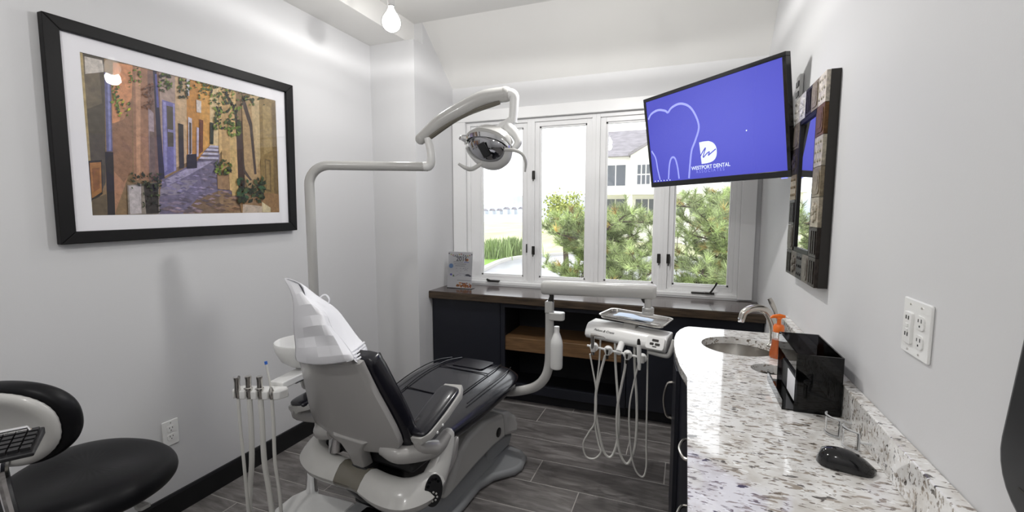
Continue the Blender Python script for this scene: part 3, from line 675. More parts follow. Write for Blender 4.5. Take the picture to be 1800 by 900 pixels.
# screen picture coordinates: crop pixels -> the screen plane
tvsrc = [(52, 345), (875, 70), (910, 765), (92, 842)]; sw, sh = TW - .036, TH - .05
tvdst = [(-TW / 2 + .018, TH / 2 - .02), (TW / 2 - .018, TH / 2 - .02), (TW / 2 - .018, -TH / 2 + .03), (-TW / 2 + .018, -TH / 2 + .03)]
Am = []
for (x, y), (X, Y) in zip(tvsrc, tvdst): Am += [[x, y, 1, 0, 0, 0, -X * x, -X * y], [0, 0, 0, x, y, 1, -Y * x, -Y * y]]
Ht = np.append(np.linalg.solve(np.array(Am, float), np.array([v for d in tvdst for v in d], float)), 1).reshape(3, 3)
def tq(x, y):
    q = Ht @ np.array([x, y, 1.0]); return Vector((q[0] / q[2], 0, q[1] / q[2]))
def stroke(m, pts, wd, k=6):
    P = catmull([tq(*p) for p in pts], k); L, Rr = [], []
    for i, p in enumerate(P):
        d = (P[min(i + 1, len(P) - 1)] - P[max(i - 1, 0)]).normalized(); nrm = Vector((-d.z, 0, d.x))
        L.append(p + nrm * wd / 2 + Vector((0, .0012, 0))); Rr.append(p - nrm * wd / 2 + Vector((0, .0012, 0)))
    m.grid([L, Rr])
tm = M()
stroke(tm, [(66, 450), (85, 415), (125, 392), (165, 395), (185, 408)], .012)
stroke(tm, [(185, 408), (210, 375), (260, 352), (315, 370), (355, 430), (372, 500), (350, 580), (328, 640), (318, 720), (310, 815)], .012)
stroke(tm, [(84, 645), (108, 690), (120, 760), (134, 825)], .010)
stroke(tm, [(185, 822), (192, 730), (205, 688), (225, 690), (240, 740), (250, 818)], .011)
tm.build('tooth_outline', 'tv_line', scr, smooth=False, xf=TV4, recalc=False)
dm = M()
arc = [(430, 583), (455, 592), (474, 615), (480, 650), (474, 685), (455, 708), (425, 720), (388, 726)]
P = [(373, 592), (400, 586)] + [(p.x, p.z) for p in []]
pts = [tq(373, 592), tq(400, 586)] + catmull([tq(*p) for p in arc], 4)
dm.poly([p + Vector((0, .0014, 0)) for p in pts])
dm.build('logo_shape', 'tv_white', scr, smooth=False, xf=TV4, recalc=False)
sm = M()
P = [(378, 682), (395, 650), (412, 625), (402, 660), (398, 685), (420, 660), (436, 650), (428, 672), (440, 662), (474, 632)]
Pq = [tq(*p) for p in P]
def stroke2(m, Pq, wd, y):
    P = catmull(Pq, 4); L, Rr = [], []
    for i, p in enumerate(P):
        d = (P[min(i + 1, len(P) - 1)] - P[max(i - 1, 0)]).normalized(); nrm = Vector((-d.z, 0, d.x)); L.append(p + nrm * wd / 2 + Vector((0, y, 0))); Rr.append(p - nrm * wd / 2 + Vector((0, y, 0)))
    m.grid([L, Rr])
stroke2(sm, Pq, .006, .0010)
sm.build('logo_signature', 'tv_screen', scr, smooth=False, xf=TV4, recalc=False)
def tvtext(name, body, p, size, material, bold=False, spacing=1.0):
    q = tq(*p); M4 = TV4 @ frame4((q.x, .0014, q.z), (1, 0, 0), (0, 0, 1))
    cu_sz = size
    o = text(name, body, cu_sz, material, scr, M4, align='CENTER', extrude=.0001, bold=bold); return o
tvtext('screen_text', 'WESTPORT DENTAL', (438, 752), .0275, 'tv_white', bold=True)
tvtext('screen_text', 'A S S O C I A T E S', (437, 775), .023, 'tv_dim')
ic = M()
for k in range(6): q = tq(104 + k * 18, 834 - k * 1.6); ic.box((q.x - .003, .0010, q.z - .003), (q.x + .003, .0014, q.z + .003))
ic.build('taskbar_icon', 'tv_white', scr, smooth=False, xf=TV4)
q = tq(660, 518); M().box((q.x - .003, .001, q.z - .003), (q.x + .003, .0014, q.z + .003)).build('pointer', 'tv_white', scr, smooth=False, xf=TV4)
M().box((-.03, -.0028, -TH / 2 + .011), (.03, -.0018, -TH / 2 + .018)).build('maker_mark', 'dark_metal', tv, smooth=False, xf=TV4)
br = M().box((XR - .012, 2.62, 1.66), (XR - .001, 2.78, 1.98)).build('wall_plate', 'white_plastic', tv, smooth=False)
M().tube([(XR - .012, 2.70, 1.83), (XR - .12, 2.86, 1.83), TVC + TY * .085], .018, 8).build('bracket_arm', 'dark_plastic', tv)
M().box((-.12, .065, -.12), (.12, .085, .12)).build('mount_plate', 'dark_plastic', tv, smooth=False, xf=TV4)
gpl = M().box((XR - .016, 2.40, 1.905), (XR - .001, 2.47, 2.03)).build('cable_box', 'white_plastic', None, bevel=.003)
tag(gpl, 'small white cable plate on the right wall beside the television edge', 'wall plate')
for dz in (.03, .075): M().box((XR - .019, 2.41, 1.905 + dz), (XR - .016, 2.46, 1.928 + dz)).build('socket', 'dark_plastic', gpl, smooth=False)

# ================================================================== SINK COUNTER
ZC = .84
bump = [(.022, 1.675), (-.004, 1.80), (-.022, 1.95), (-.031, 2.08), (-.032, 2.2), (-.026, 2.29), (-.010, 2.37), (.012, 2.425), (.03, 2.447), (.05, 2.45)]
outer = [(.06, -.35), (.03, -.33), (.022, -.30), (.022, .6)] + bump + [(XR - .001, 2.45), (XR - .001, -.35)]
SKC, SKR = (.232, 2.165), .15
CHC, CHR = (.305, 1.875), .06
circ = lambda c_, r, n=40: [(c_[0] + r * math.cos(2 * math.pi * i / n), c_[1] + r * math.sin(2 * math.pi * i / n)) for i in range(n)]
m = M(); holed_slab(m, outer, [circ(SKC, SKR), circ(CHC, CHR, 28)], ZC - .032, ZC)
cnt = m.build('granite_counter', 'granite', smooth=False); tag(cnt, 'speckled white granite counter with a rounded end around the sink', 'counter')
M().box((XR - .033, -.35, ZC), (XR - .001, 2.45, ZC + .092)).build('backsplash', 'granite', cnt, smooth=False, bevel=.003)
sk = thing('sink', 'round stainless steel basin set into the granite counter', 'sink', (SKC[0], SKC[1], ZC - .2))
M().lathe([(SKR + .012, -.033), (SKR + .004, -.034), (SKR + .003, -.07), (SKR - .004, -.15), (SKR - .04, -.178), (.03, -.184), (.028, -.186), (.03, -.19), (SKR - .035, -.183), (SKR + .004, -.155), (SKR + .010, -.06), (SKR + .012, -.04)], (SKC[0], SKC[1], ZC), n=48, cap=False).build('basin', 'steel', sk, angle=50)
M().lathe([(.001, -.186), (.03, -.185), (.032, -.181), (.024, -.179), (.001, -.181)], (SKC[0], SKC[1], ZC), n=24, cap=False).build('drain', 'chrome', sk)
ch = M().lathe([(CHR + .012, -.033), (CHR + .002, -.034), (CHR + .002, -.14), (CHR + .006, -.14), (CHR + .006, -.04), (CHR + .012, -.04)], (CHC[0], CHC[1], ZC), n=32, cap=False).build('waste_chute', 'steel'); tag(ch, 'small round waste hole ring in the granite beside the sink', 'waste chute')
# vanity cabinets below
def arc_handle(parent, x, y, z, L=.11, ax='z'):
    d = Vector((0, 0, 1)) if ax == 'z' else Vector((0, 1, 0))
    c_ = Vector((x, y, z))
    M().tube([c_ - d * L / 2, c_ - d * L * .42 + Vector((-.022, 0, 0)), c_ + Vector((-.034, 0, 0)), c_ + d * L * .42 + Vector((-.022, 0, 0)), c_ + d * L / 2], .005, 8, 5).build('handle', 'nickel', parent)
vz = ZC - .033
va = thing('vanity_cabinet', 'dark cabinet under the sink, bowed out at the far end of the counter', 'cabinet', (.22, 2.05, 0))
prof = [(.05, 1.70), (.02, 1.76), (.0, 1.86), (-.012, 1.98), (-.016, 2.1), (-.014, 2.22), (-.004, 2.32), (.02, 2.38), (.06, 2.40)]
m = M(); n = len(prof)
sides = prof + [(XR - .002, 2.40), (XR - .002, 1.70)]
n = len(sides); m.add([(x, y, .1) for x, y in sides] + [(x, y, vz) for x, y in sides], [tuple(range(n - 1, -1, -1))] + [(i, (i + 1) % n, n + (i + 1) % n, n + i) for i in range(n)])
m.build('body', 'navy_cabinet', va, angle=40)
M().add([(x + .05 * (1 if i < len(prof) else 0), y, 0.001) for i, (x, y) in enumerate(sides)] + [(x + .05 * (1 if i < len(prof) else 0), y, .1) for i, (x, y) in enumerate(sides)], [(i, (i + 1) % n, n + (i + 1) % n, n + i) for i in range(n)]).build('toe_kick', 'cabinet_inside', va, smooth=False)
dp = prof[2:7]
m = M(); m.loft([[(x - .001, y, .12), (x - .016, y, .12), (x - .016, y, vz - .01), (x - .001, y, vz - .01)] for x, y in dp]); dr = m.build('door', 'navy_cabinet', va, angle=40)
arc_handle(dr, -.03, 2.0, .62, .16)
for k, (y0, y1, lab) in enumerate(((1.12, 1.70, 'dark drawer cabinet under the counter, next to the sink cabinet'), (.54, 1.12, 'dark drawer cabinet under the middle of the granite counter'), (-.33, .54, 'dark drawer cabinet under the near end of the granite counter'))):
    t = thing('drawer_cabinet', lab, 'cabinet', (.25, (y0 + y1) / 2, 0), 'drawer cabinets under the granite counter')
    M().box((.056, y0 + .001, .1), (XR - .002, y1 - .001, vz)).build('body', 'navy_cabinet', t, smooth=False)
    M().box((.1, y0 + .001, .001), (XR - .002, y1 - .001, .1)).build('toe_kick', 'cabinet_inside', t, smooth=False)
    for j, (z0, z1) in enumerate(((.62, vz - .006), (.37, .61), (.115, .36))):
        d = M().box((.038, y0 + .004, z0), (.055, y1 - .004, z1)).build('drawer', 'navy_cabinet', t, smooth=False, bevel=.002)
        arc_handle(d, .038, (y0 + y1) / 2, (z0 + z1) / 2, .13, 'y')
# faucet
fx, fy = .395, 2.235
fa = thing('faucet', 'brushed nickel gooseneck tap with a side lever behind the sink', 'faucet', (fx, fy, ZC))
M().lathe([(.03, 0), (.03, .006), (.022, .014), (.018, .03), (.017, .05)], (fx - .02, fy - .03, ZC)).build('base', 'nickel', fa)
M().tube([(fx - .02, fy - .03, ZC + .03), (fx - .03, fy - .03, ZC + .10), (fx - .06, fy - .035, ZC + .155), (fx - .105, fy - .05, ZC + .168), (fx - .145, fy - .065, ZC + .15), (fx - .157, fy - .07, ZC + .118)], [.019, .018, .017, .0155, .015, .014], 14, 6).build('spout', 'nickel', fa)
M().lathe([(.012, 0), (.0135, .004), (.0135, .016), (.010, .018)], (fx - .158, fy - .0705, ZC + .106)).build('aerator', 'chrome', fa)
M().lathe([(.026, 0), (.026, .006), (.02, .014), (.017, .05), (.02, .075), (.016, .09), (.006, .096)], (fx, fy + .07, ZC)).build('valve', 'nickel', fa)
M().tube([(fx, fy + .07, ZC + .088), (fx - .004, fy + .075, ZC + .13), (fx - .02, fy + .085, ZC + .17), (fx - .03, fy + .088, ZC + .19)], [.007, .008, .011, .009], 10, 5).build('lever', 'nickel', fa)
# soap pump
so = at(1366, 629, z=ZC); sx, sy = so.x, so.y
sp = thing('soap_dispenser', 'clear foaming soap bottle with orange soap and orange pump, beside the sink', 'soap bottle', (sx, sy, ZC))
bp_ = [(.026, .001), (.029, .006), (.029, .02), (.024, .05), (.022, .075), (.0235, .095), (.022, .108), (.015, .113)]
M().lathe(bp_, (sx, sy, ZC), n=24, sx=1.0).build('bottle', 'clear_plastic', sp)
M().lathe([(max(r - .0015, .001), h + .001) for r, h in bp_ if h < .076] + [(.0005, .076)], (sx, sy, ZC), n=24).build('soap', 'soap', sp)
M().lathe([(.019, .106), (.020, .110), (.020, .128), (.016, .136), (.008, .138), (.007, .158), (.011, .160), (.011, .166), (.004, .168)], (sx, sy, ZC), n=24).build('pump', 'orange', sp)
M().tube([(sx + .02, sy + .004, ZC + .168), (sx, sy, ZC + .170), (sx - .022, sy - .004, ZC + .168), (sx - .032, sy - .006, ZC + .162)], [.006, .009, .007, .004], 10).build('nozzle', 'orange', sp)
# smoked acrylic glove box holder
gx0, gx1, gy0, gy1, gh = .312, .428, 1.492, 1.76, .172
gb = thing('glove_box_holder', 'black smoked acrylic open box holder standing on the granite counter', 'box holder', ((gx0 + gx1) / 2, (gy0 + gy1) / 2, ZC))
t_ = .004
for nm, lo, hi in (('side_panel', (gx0, gy0, 0), (gx1, gy0 + t_, gh)), ('side_panel', (gx0, gy1 - t_, 0), (gx1, gy1, gh)), ('back_panel', (gx1 - t_, gy0 + t_, 0), (gx1, gy1 - t_, gh)), ('bottom_panel', (gx0 - .03, gy0 + t_, 0.001), (gx1 - t_, gy1 - t_, t_)), ('top_rail', (gx0, gy0 + t_, gh - .05), (gx0 + t_, gy1 - t_, gh)), ('front_lip', (gx0 - .03, gy0 + t_, t_), (gx0 - .026, gy1 - t_, .03))):
    M().box((lo[0], lo[1], ZC + lo[2]), (hi[0], hi[1], ZC + hi[2])).build(nm, 'acrylic_smoke', gb, smooth=False)
gl = M().box((gx0 + .012, gy0 + .012, ZC + .006), (gx1 - .012, gy1 - .012, ZC + .085)).build('tissue_box', 'black_frame', None, smooth=False, bevel=.003)
tag(gl, 'dark carton lying inside the smoked acrylic holder', 'carton')
lab_ = M().box((gx0 + .0105, gy0 + .03, ZC + .012), (gx0 + .0119, gy0 + .16, ZC + .08)).build('side_label', 'paper', gl, smooth=False)
# safety glasses
sgp = at(1468, 775, z=ZC)
sg = thing('safety_glasses', 'clear plastic safety glasses lying on the counter behind the mouse', 'glasses', sgp)
def lens(cx, cy, a0):
    G = []
    for i in range(9):
        row = []
        for j in range(9):
            s, t = (i / 8 - .5) * 2, (j / 8 - .5) * 2
            k = math.sqrt(max(0, 1 - .18 * s * s * t * t)); row.append(Vector((cx + s * .03 * k, cy + .014 * (s * s), ZC + .028 + t * .024 * k)))
        G.append(row)
    return G
rot = Matrix.Translation(sgp) @ Matrix.Rotation(R(-70), 4, 'Z') @ Matrix.Translation(-Vector((sgp.x, sgp.y, 0)) - Vector((0, 0, 0)))
rot = Matrix.Translation(Vector((sgp.x, sgp.y, 0))) @ Matrix.Rotation(R(-72), 4, 'Z')
for cx in (-.034, .034): M().grid(lens(cx, 0, 0)).build('lens', 'clear_plastic', sg, solid=.0022, xf=rot)
for cx in (-.034, .034):
    g_ = lens(cx, 0, 0); loop = g_[0] + [r[-1] for r in g_[1:]] + list(reversed(g_[-1][:-1])) + [r[0] for r in reversed(g_[1:-1])]
    M().tube(loop + [loop[0]], .0022, 8).build('lens_rim', 'clear_edge', sg, xf=rot)
M().tube([(-.006, .012, ZC + .036), (0, .006, ZC + .042), (.006, .012, ZC + .036)], .003, 8).build('bridge', 'clear_plastic', sg, xf=rot)
for s in (-1, 1): M().tube([(s * .064, .014, ZC + .03), (s * .068, .05, ZC + .026), (s * .06, .10, ZC + .012), (s * .05, .125, ZC + .004)], [.004, .003, .003, .004], 8, 4).build('temple', 'clear_edge', sg, xf=rot)
# computer mouse
ms0 = at(1486, 822, z=ZC)
mo = thing('computer_mouse', 'glossy black computer mouse on the granite counter', 'mouse', ms0)
mx4 = Matrix.Translation(ms0) @ Matrix.Rotation(R(-12), 4, 'Z')
rings = []
for i in range(13):
    s = i / 12; x = -.056 + .112 * s; wv = .031 * (1 - abs(2 * s - 1) ** 3.2) ** .5 + .001; h = .040 * (1 - (abs(s - .38) / .66) ** 2.2) + .002
    if s in (0, 1): h = .01
    wv *= 1 - .12 * math.sin(math.pi * s)
    rings.append([Vector((x, wv * math.cos(a) * (1 if True else 1), .001 + max(0, h) * max(0, math.sin(a)) ** .75)) for a in [math.pi * j / 14 for j in range(15)]])
M().loft(rings).build('body', 'black_gloss', mo, xf=mx4, angle=60)
M().box((.006, -.004, .033), (.024, .004, .0375)).build('wheel', 'dark_plastic', mo, xf=mx4, bevel=.002)
# monitor at the right edge
mn = thing('computer_monitor', 'black round-cornered computer monitor at the right edge, near end of the counter', 'monitor', (.40, .58, ZC))
Mx = Matrix.Translation((.425, .595, 1.165)) @ Matrix.Rotation(R(93), 4, 'Z') @ Matrix.Rotation(R(-8), 4, 'Y')
M().prism(rrect(.40, .34, .09, 8), (0, 0, 0), (1, 0, 0), (0, 0, 1), .028).build('screen_body', 'dark_plastic', mn, xf=Mx, bevel=.008, seg=3)
M().prism(rrect(.03, .004, .001, 2), (.135, .0006, -.125), (1, 0, 0), (0, 0, 1), .0012).build('maker_mark', 'dark_metal', mn, xf=Mx, smooth=False)
M().cyl((.40, .58, ZC + .01), (.40, .58, 1.05), .018).build('neck', 'dark_plastic', mn)
M().lathe([(.001, .001), (.085, .001), (.085, .008), (.03, .016), (.001, .016)], (.34, .58, ZC), n=32, cap=False).build('foot', 'dark_plastic', mn)

# ================================================================== DENTAL CHAIR
CO = Vector((-1.2, 1.46, 0)); CX = Matrix.Translation(CO) @ Matrix.Rotation(R(-6), 4, 'Z')
ch = thing('dental_chair', 'black vinyl dental chair with a grey moulded shell and armrests', 'dental chair', CO)
def C(m, name, material, parent=None, **k): return m.build(name, material, parent or ch, xf=CX, **k)
REC = R(19.5); BU = Vector((0, -math.sin(REC), math.cos(REC))); BN = Vector((0, math.cos(REC), math.sin(REC)))    # backrest: up, towards the sitter
BP = Vector((0, 0, .42))
def bk(u, s, n): return BP + Vector((u, 0, 0)) + BU * s + BN * n
def interp(tab, s):
    for (a, va), (b, vb) in zip(tab, tab[1:]):
        if s <= b: return va + (vb - va) * max(0, (s - a)) / (b - a)
    return tab[-1][1]
# base plate with flared toes
half = [(.20, -.06), (.23, .1), (.225, .35), (.21, .56), (.235, .66), (.31, .76), (.325, .82), (.305, .92), (.25, .965), (.12, .985)]
outl = half + [(-u, f) for u, f in reversed(half)]
C(M().prism(outl, (0, 0, 0.001), (1, 0, 0), (0, 1, 0), .045), 'base_plate', 'base_grey', bevel=.02, seg=4)
m = M(); R_ = []
for f, hw, z in ((.02, .17, .13), (.2, .17, .14), (.45, .165, .15), (.75, .165, .14), (.93, .15, .10)):
    R_.append([Vector((u * hw, f, zz)) for u, zz in ((-1.1, .04), (-1.0, z * .7), (-.8, z), (.8, z), (1.0, z * .7), (1.1, .04))])
C(m.loft(R_), 'base_hump', 'base_grey', angle=50)
# lift cover and front cap
side = [(.27, .12), (.33, .20), (.40, .29), (.47, .335), (.62, .345), (.84, .30), (.86, .155), (.70, .165), (.50, .15)]
C(M().prism(side, (.205, 0, 0), (0, 1, 0), (0, 0, 1), -.41), 'lift_cover', 'grey_plastic', bevel=.022, seg=3)
side2 = [(.845, .298), (.93, .275), (1.0, .225), (1.03, .17), (1.02, .105), (.865, .155)]
C(M().prism(side2, (.20, 0, 0), (0, 1, 0), (0, 0, 1), -.40), 'front_cap', 'grey_plastic', bevel=.025, seg=3)
C(M().prism([(.86, .15), (1.0, .11), (.96, .05), (.7, .05), (.7, .16)], (.175, 0, 0), (0, 1, 0), (0, 0, 1), -.35), 'front_block', 'base_grey', bevel=.015)
for s in (1, -1):
    C(M().lathe([(.001, 0), (.026, 0), (.026, .003), (.02, .005), (.001, .005)], (s * .205, .765, .225), (s, 0, 0), 20, cap=False), 'cap_plug', 'dark_plastic')
C(M().prism([(.06, .14), (.06, .40), (.62, .44), (.62, .30), (.40, .28)], (.14, 0, 0), (0, 1, 0), (0, 0, 1), -.28), 'lift_arm', 'dark_plastic', bevel=.01)
C(M().prism([(.10, .40), (.10, .46), (.80, .46), (.76, .40)], (.19, 0, 0), (0, 1, 0), (0, 0, 1), -.38), 'seat_pan', 'dark_plastic', bevel=.012)
C(M().prism([(.17, .30), (.24, .43), (.27, .45), (.25, .36)], (.285, 0, 0), (0, 1, 0), (0, 0, 1), -.05), 'side_bracket', 'shell_grey', bevel=.01)
# seat cushion
SZ = [(0, .505), (.2, .51), (.4, .53), (.6, .555), (.8, .56), (.93, .545), (1.02, .50)]
SW = [(0, .20), (.06, .235), (.2, .26), (.4, .285), (.6, .30), (.75, .298), (.85, .28), (.93, .25), (.98, .205), (1.02, .13)]
ST = [(0, .07), (.1, .10), (.4, .125), (.6, .125), (.85, .11), (.95, .08), (1.02, .03)]
m = M(); R_ = []
fs = [0, .03, .08, .15, .25, .35, .45, .55, .65, .75, .83, .89, .94, .98, 1.005, 1.02]
for f in fs:
    z1, hw, th = interp(SZ, f), interp(SW, f), interp(ST, f); ring_ = []
    for j in range(24):
        a = 2 * math.pi * j / 24; ca, sa = math.cos(a), math.sin(a)
        x = hw * math.copysign(abs(ca) ** .55, ca); zz = z1 - th / 2 + th / 2 * math.copysign(abs(sa) ** .6, sa)
        if sa > 0: zz -= .018 * (abs(x) / hw) ** 3
        ring_.append(Vector((x, f, zz)))
    R_.append(ring_)
seat = C(m.loft(R_), 'seat_cushion', 'black_vinyl', subsurf=1, angle=80)
for u in (.15, -.15):
    C(M().tube([(u * k_, f, interp(SZ, f) + .0005) for f, k_ in ((.3, .9), (.42, 1), (.55, 1.08), (.7, 1.1), (.82, 1.05), (.93, .9))], .0035, 8, 5), 'seam', 'black_vinyl', seat)
    C(M().tube([(u * 1.45 * k_, f, interp(SZ, f) - .006) for f, k_ in ((.42, 1.04), (.55, 1.08), (.7, 1.1), (.82, 1.05), (.92, .92))], .003, 8, 5), 'seam', 'black_vinyl', seat)
for f in (.44, .73): C(M().tube([(-.16, f, interp(SZ, f)), (0, f - .01, interp(SZ, f) + .001), (.16, f, interp(SZ, f))], .003, 8, 5), 'seam', 'black_vinyl', seat)
C(M().prism(rrect(.2, .15, .02), (0, .84, .5535), (1, 0, 0), (0, 1, -.04), .006), 'toe_pad', 'black_vinyl', seat, bevel=.004, seg=3)
# back cushion, side bolsters
BW = [(.02, .22), (.08, .245), (.15, .25), (.25, .24), (.35, .21), (.45, .185), (.55, .165), (.64, .15)]
m = M(); R_ = []
for s in (.03, .05, .09, .15, .22, .3, .36, .41, .45, .48, .495):
    hw = interp(BW, s); th = .085 * (1 if .05 < s < .48 else .6); ring_ = []
    for j in range(20):
        a = 2 * math.pi * j / 20; ca, sa = math.cos(a), math.sin(a)
        ring_.append(bk(hw * math.copysign(abs(ca) ** .5, ca), s, .05 + th / 2 * math.copysign(abs(sa) ** .5, sa) + (.02 * (abs(ca) ** 3) if sa > 0 else 0)))
    R_.append(ring_)
back = C(m.loft(R_), 'back_cushion', 'black_vinyl', subsurf=1, angle=80)
for u in (-1, 1):
    C(M().tube([bk(u * interp(BW, s) * .74, s, .1) for s in (.1, .2, .3, .4, .46)], .012, 8, 4), 'bolster', 'black_vinyl', back)
# shell behind the back cushion
SHW = [(.08, .16), (.10, .205), (.13, .228), (.18, .23), (.25, .218), (.35, .19), (.45, .17), (.55, .155), (.66, .135)]
m = M(); R_ = []
for s in (.085, .095, .11, .135, .17, .22, .3, .36, .42, .47, .50):
    hw = interp(SHW, s); front = [bk(hw * x, s, .012) for x in (1, .5, 0, -.5, -1)]
    backp = [bk(hw * x, s, -.012 - .028 * (1 - abs(x) ** 2.5)) for x in (-1, -.9, -.7, -.45, -.2, 0, .2, .45, .7, .9, 1)]
    R_.append(front + backp)
C(m.loft(R_), 'back_shell', 'shell_grey', angle=70)
m = M()
C(m.loft([[bk(u, s, n_) for u, n_ in ((-w_, -.035), (-w_ * .8, -.05), (w_ * .8, -.05), (w_, -.035), (w_, .0), (-w_, .0))] for s, w_ in ((.14, .10), (.10, .065), (.05, .042), (.0, .036), (-.025, .034))]), 'hinge_lug', 'shell_grey', bevel=.006)
for s in (1, -1):
    C(M().tube([bk(s * .14, .10, -.01), bk(s * .21, .085, -.01), (s * .265, .035, .485), (s * .285, .10, .478), (s * .292, .16, .505)], [.03, .034, .034, .03, .026], 14, 5), 'shell_wing', 'shell_grey')
C(M().tube([(-.135, -.02, .515), (-.135, -.03, .46), (-.133, -.035, .425)], [.030, .030, .028], 18), 'chrome_pivot', 'chrome')
C(M().box((-.24, -.0, .40), (.24, .14, .47)), 'under_seat', 'dark_plastic', bevel=.015)
# yoke frame
def hull(P_, name, material):
    pts_ = catmull([p[:3] for p in P_], 5); sc_ = np.interp(np.linspace(0, 1, len(pts_)), np.linspace(0, 1, len(P_)), [p[3] for p in P_]); R_ = []
    for i, p in enumerate(pts_):
        t = pts_[min(i + 1, len(pts_) - 1)] - pts_[max(i - 1, 0)]; t.z = 0; t.normalize(); o_ = Vector((t.y, -t.x, 0)); k = sc_[i]
        R_.append([p + o_ * d * k + Vector((0, 0, h * k)) for d, h in ((-.05, .045), (-.02, .056), (.012, .048), (.038, .022), (.056, -.004), (.05, -.022), (.030, -.044), (.0, -.058), (-.05, -.058))])
    C(M().loft(R_), name, material, angle=48)
hull([(-.285, .11, .43, .5), (-.30, .04, .41, .8), (-.275, -.03, .382, 1), (-.19, -.065, .365, 1), (-.075, -.06, .355, .92)], 'yoke_arm', 'grey_plastic')
hull([(.065, -.06, .350, .92), (.16, -.068, .340, 1.05), (.24, -.048, .334, 1.12), (.292, .01, .345, 1.0), (.305, .075, .37, .7)], 'yoke_arm', 'grey_plastic')
hull([(-.08, -.06, .355, .90), (-.0, -.055, .350, .84), (.07, -.06, .350, .90)], 'yoke_centre', 'taupe_plastic')
for s, top in ((1, .53), (-1, .50)):
    bn_ = Vector((.62 * s, -.76, .22)).normalized(); R_ = []
    for q, wv, th in (((.285, .01, .33), .05, .03), ((.298, .055, .365), .052, .026), ((.302, .10, .42), .042, .022), ((.30, .145, .48), .034, .018), ((.298, .165, top - .01), .024, .014), ((.298, .17, top), .010, .008)):
        c_ = Vector((q[0] * s, q[1], q[2])); up_ = Vector((0, .45, .89)); wd = up_.cross(bn_).normalized()
        R_.append([c_ + wd * wv * math.cos(a) + bn_ * th * math.sin(a) for a in [2 * math.pi * j / 20 for j in range(20)]])
    C(M().loft(R_), 'arm_blade', 'grey_plastic', angle=60)
C(M().tube([(-.17, .02, .30), (0, .02, .27), (.18, .02, .28)], [.04, .06, .04], 14, 5), 'yoke_core', 'dark_plastic')
C(M().box((-.035, -.05, .345), (.05, .02, .40)), 'hinge_block', 'dark_plastic', bevel=.006)
# control panel on the right yoke
pc = Vector((.300, .05, .352)); pn = Vector((.62, -.76, .22)).normalized(); pc = pc + pn * .058; pu = Vector((-.12, .35, .93)); pu = (pu - pn * pu.dot(pn)).normalized(); px = pu.cross(pn)
ov = [(.034 * math.cos(a) , .06 * math.sin(a)) for a in [2 * math.pi * i / 28 for i in range(28)]]
cpn = C(M().prism(ov, pc, px, pu, .006), 'control_panel', 'dark_plastic', bevel=.002)
for k in range(5):
    a = R(50 + 32 * k); C(M().lathe([(.001, 0), (.006, 0), (.005, .002), (.001, .002)], pc + pn * .006 + px * .022 * math.cos(a) + pu * (.012 + .03 * math.sin(a)), pn, 10, cap=False), 'button', 'black_gloss', cpn)
for k in range(8):
    a = R(45 * k); C(M().lathe([(.001, 0), (.004, 0), (.003, .002), (.001, .002)], pc + pn * .006 + px * .016 * math.cos(a) + pu * (-.022 + .016 * math.sin(a)), pn, 8, cap=False), 'button', 'grey_plastic', cpn)
# armrests
for s in (1, -1):
    a0, a1 = (Vector((.262, -.005, .568)), Vector((.258, .25, .672))) if s > 0 else (Vector((-.335, -.065, .595)), Vector((-.325, .20, .62)))
    ax = (a1 - a0).normalized(); nz = Vector((1, 0, 0)).cross(ax)
    R_ = []
    for t, wv, hv in ((0, .03, .008), (.03, .042, .014), (.12, .050, .018), (.5, .054, .018), (.88, .054, .016), (.97, .048, .012), (1, .035, .006)):
        c_ = a0.lerp(a1, t)
        R_.append([c_ + Vector((wv * math.copysign(abs(math.cos(a)) ** .6, math.cos(a)), 0, 0)) + nz * hv * math.copysign(abs(math.sin(a)) ** .7, math.sin(a)) for a in [2 * math.pi * j / 16 for j in range(16)]])
    ar = C(M().loft(R_), 'armrest', 'black_vinyl', subsurf=1, angle=80)
    R_ = []
    for t, wv, dz in ((-.03, .03, -.016), (.1, .05, -.018), (.5, .057, -.020), (.9, .057, -.018), (1.03, .045, -.006)):
        c_ = a0.lerp(a1, t) + Vector((s * .004, 0, 0)); R_.append([c_ + Vector((x * wv, 0, 0)) + nz * (dz + q) for x, q in ((-1, .008), (1, .020), (1.06, .012), (1.04, -.006), (.6, -.016), (-.6, -.016), (-1, -.005))])
    C(M().loft(R_), 'armrest_bracket', 'grey_plastic', ar, angle=50)
    C(M().tube([a0 + Vector((-s * .0, .01, -.02)), a0 + Vector((s * .012, .03, -.055)), Vector((s * .295, .08, .49))], [.018, .026, .03], 12, 4), 'armrest_hinge', 'shell_grey', ar)
    for t in (.2, .34): C(M().lathe([(.001, 0), (.006, 0), (.004, .004), (.001, .004)], a0.lerp(a1, t) + Vector((s * .062, 0, 0)) - nz * .02, (s, 0, 0), 8, cap=False), 'rivet', 'white_plastic', ar)
# headrest (inside the paper cover)
C(M().tube([bk(0, .44, .015), bk(.0, .52, .015), bk(.0, .57, .02)], [.03, .028, .02], 12), 'headrest_post', 'dark_plastic')
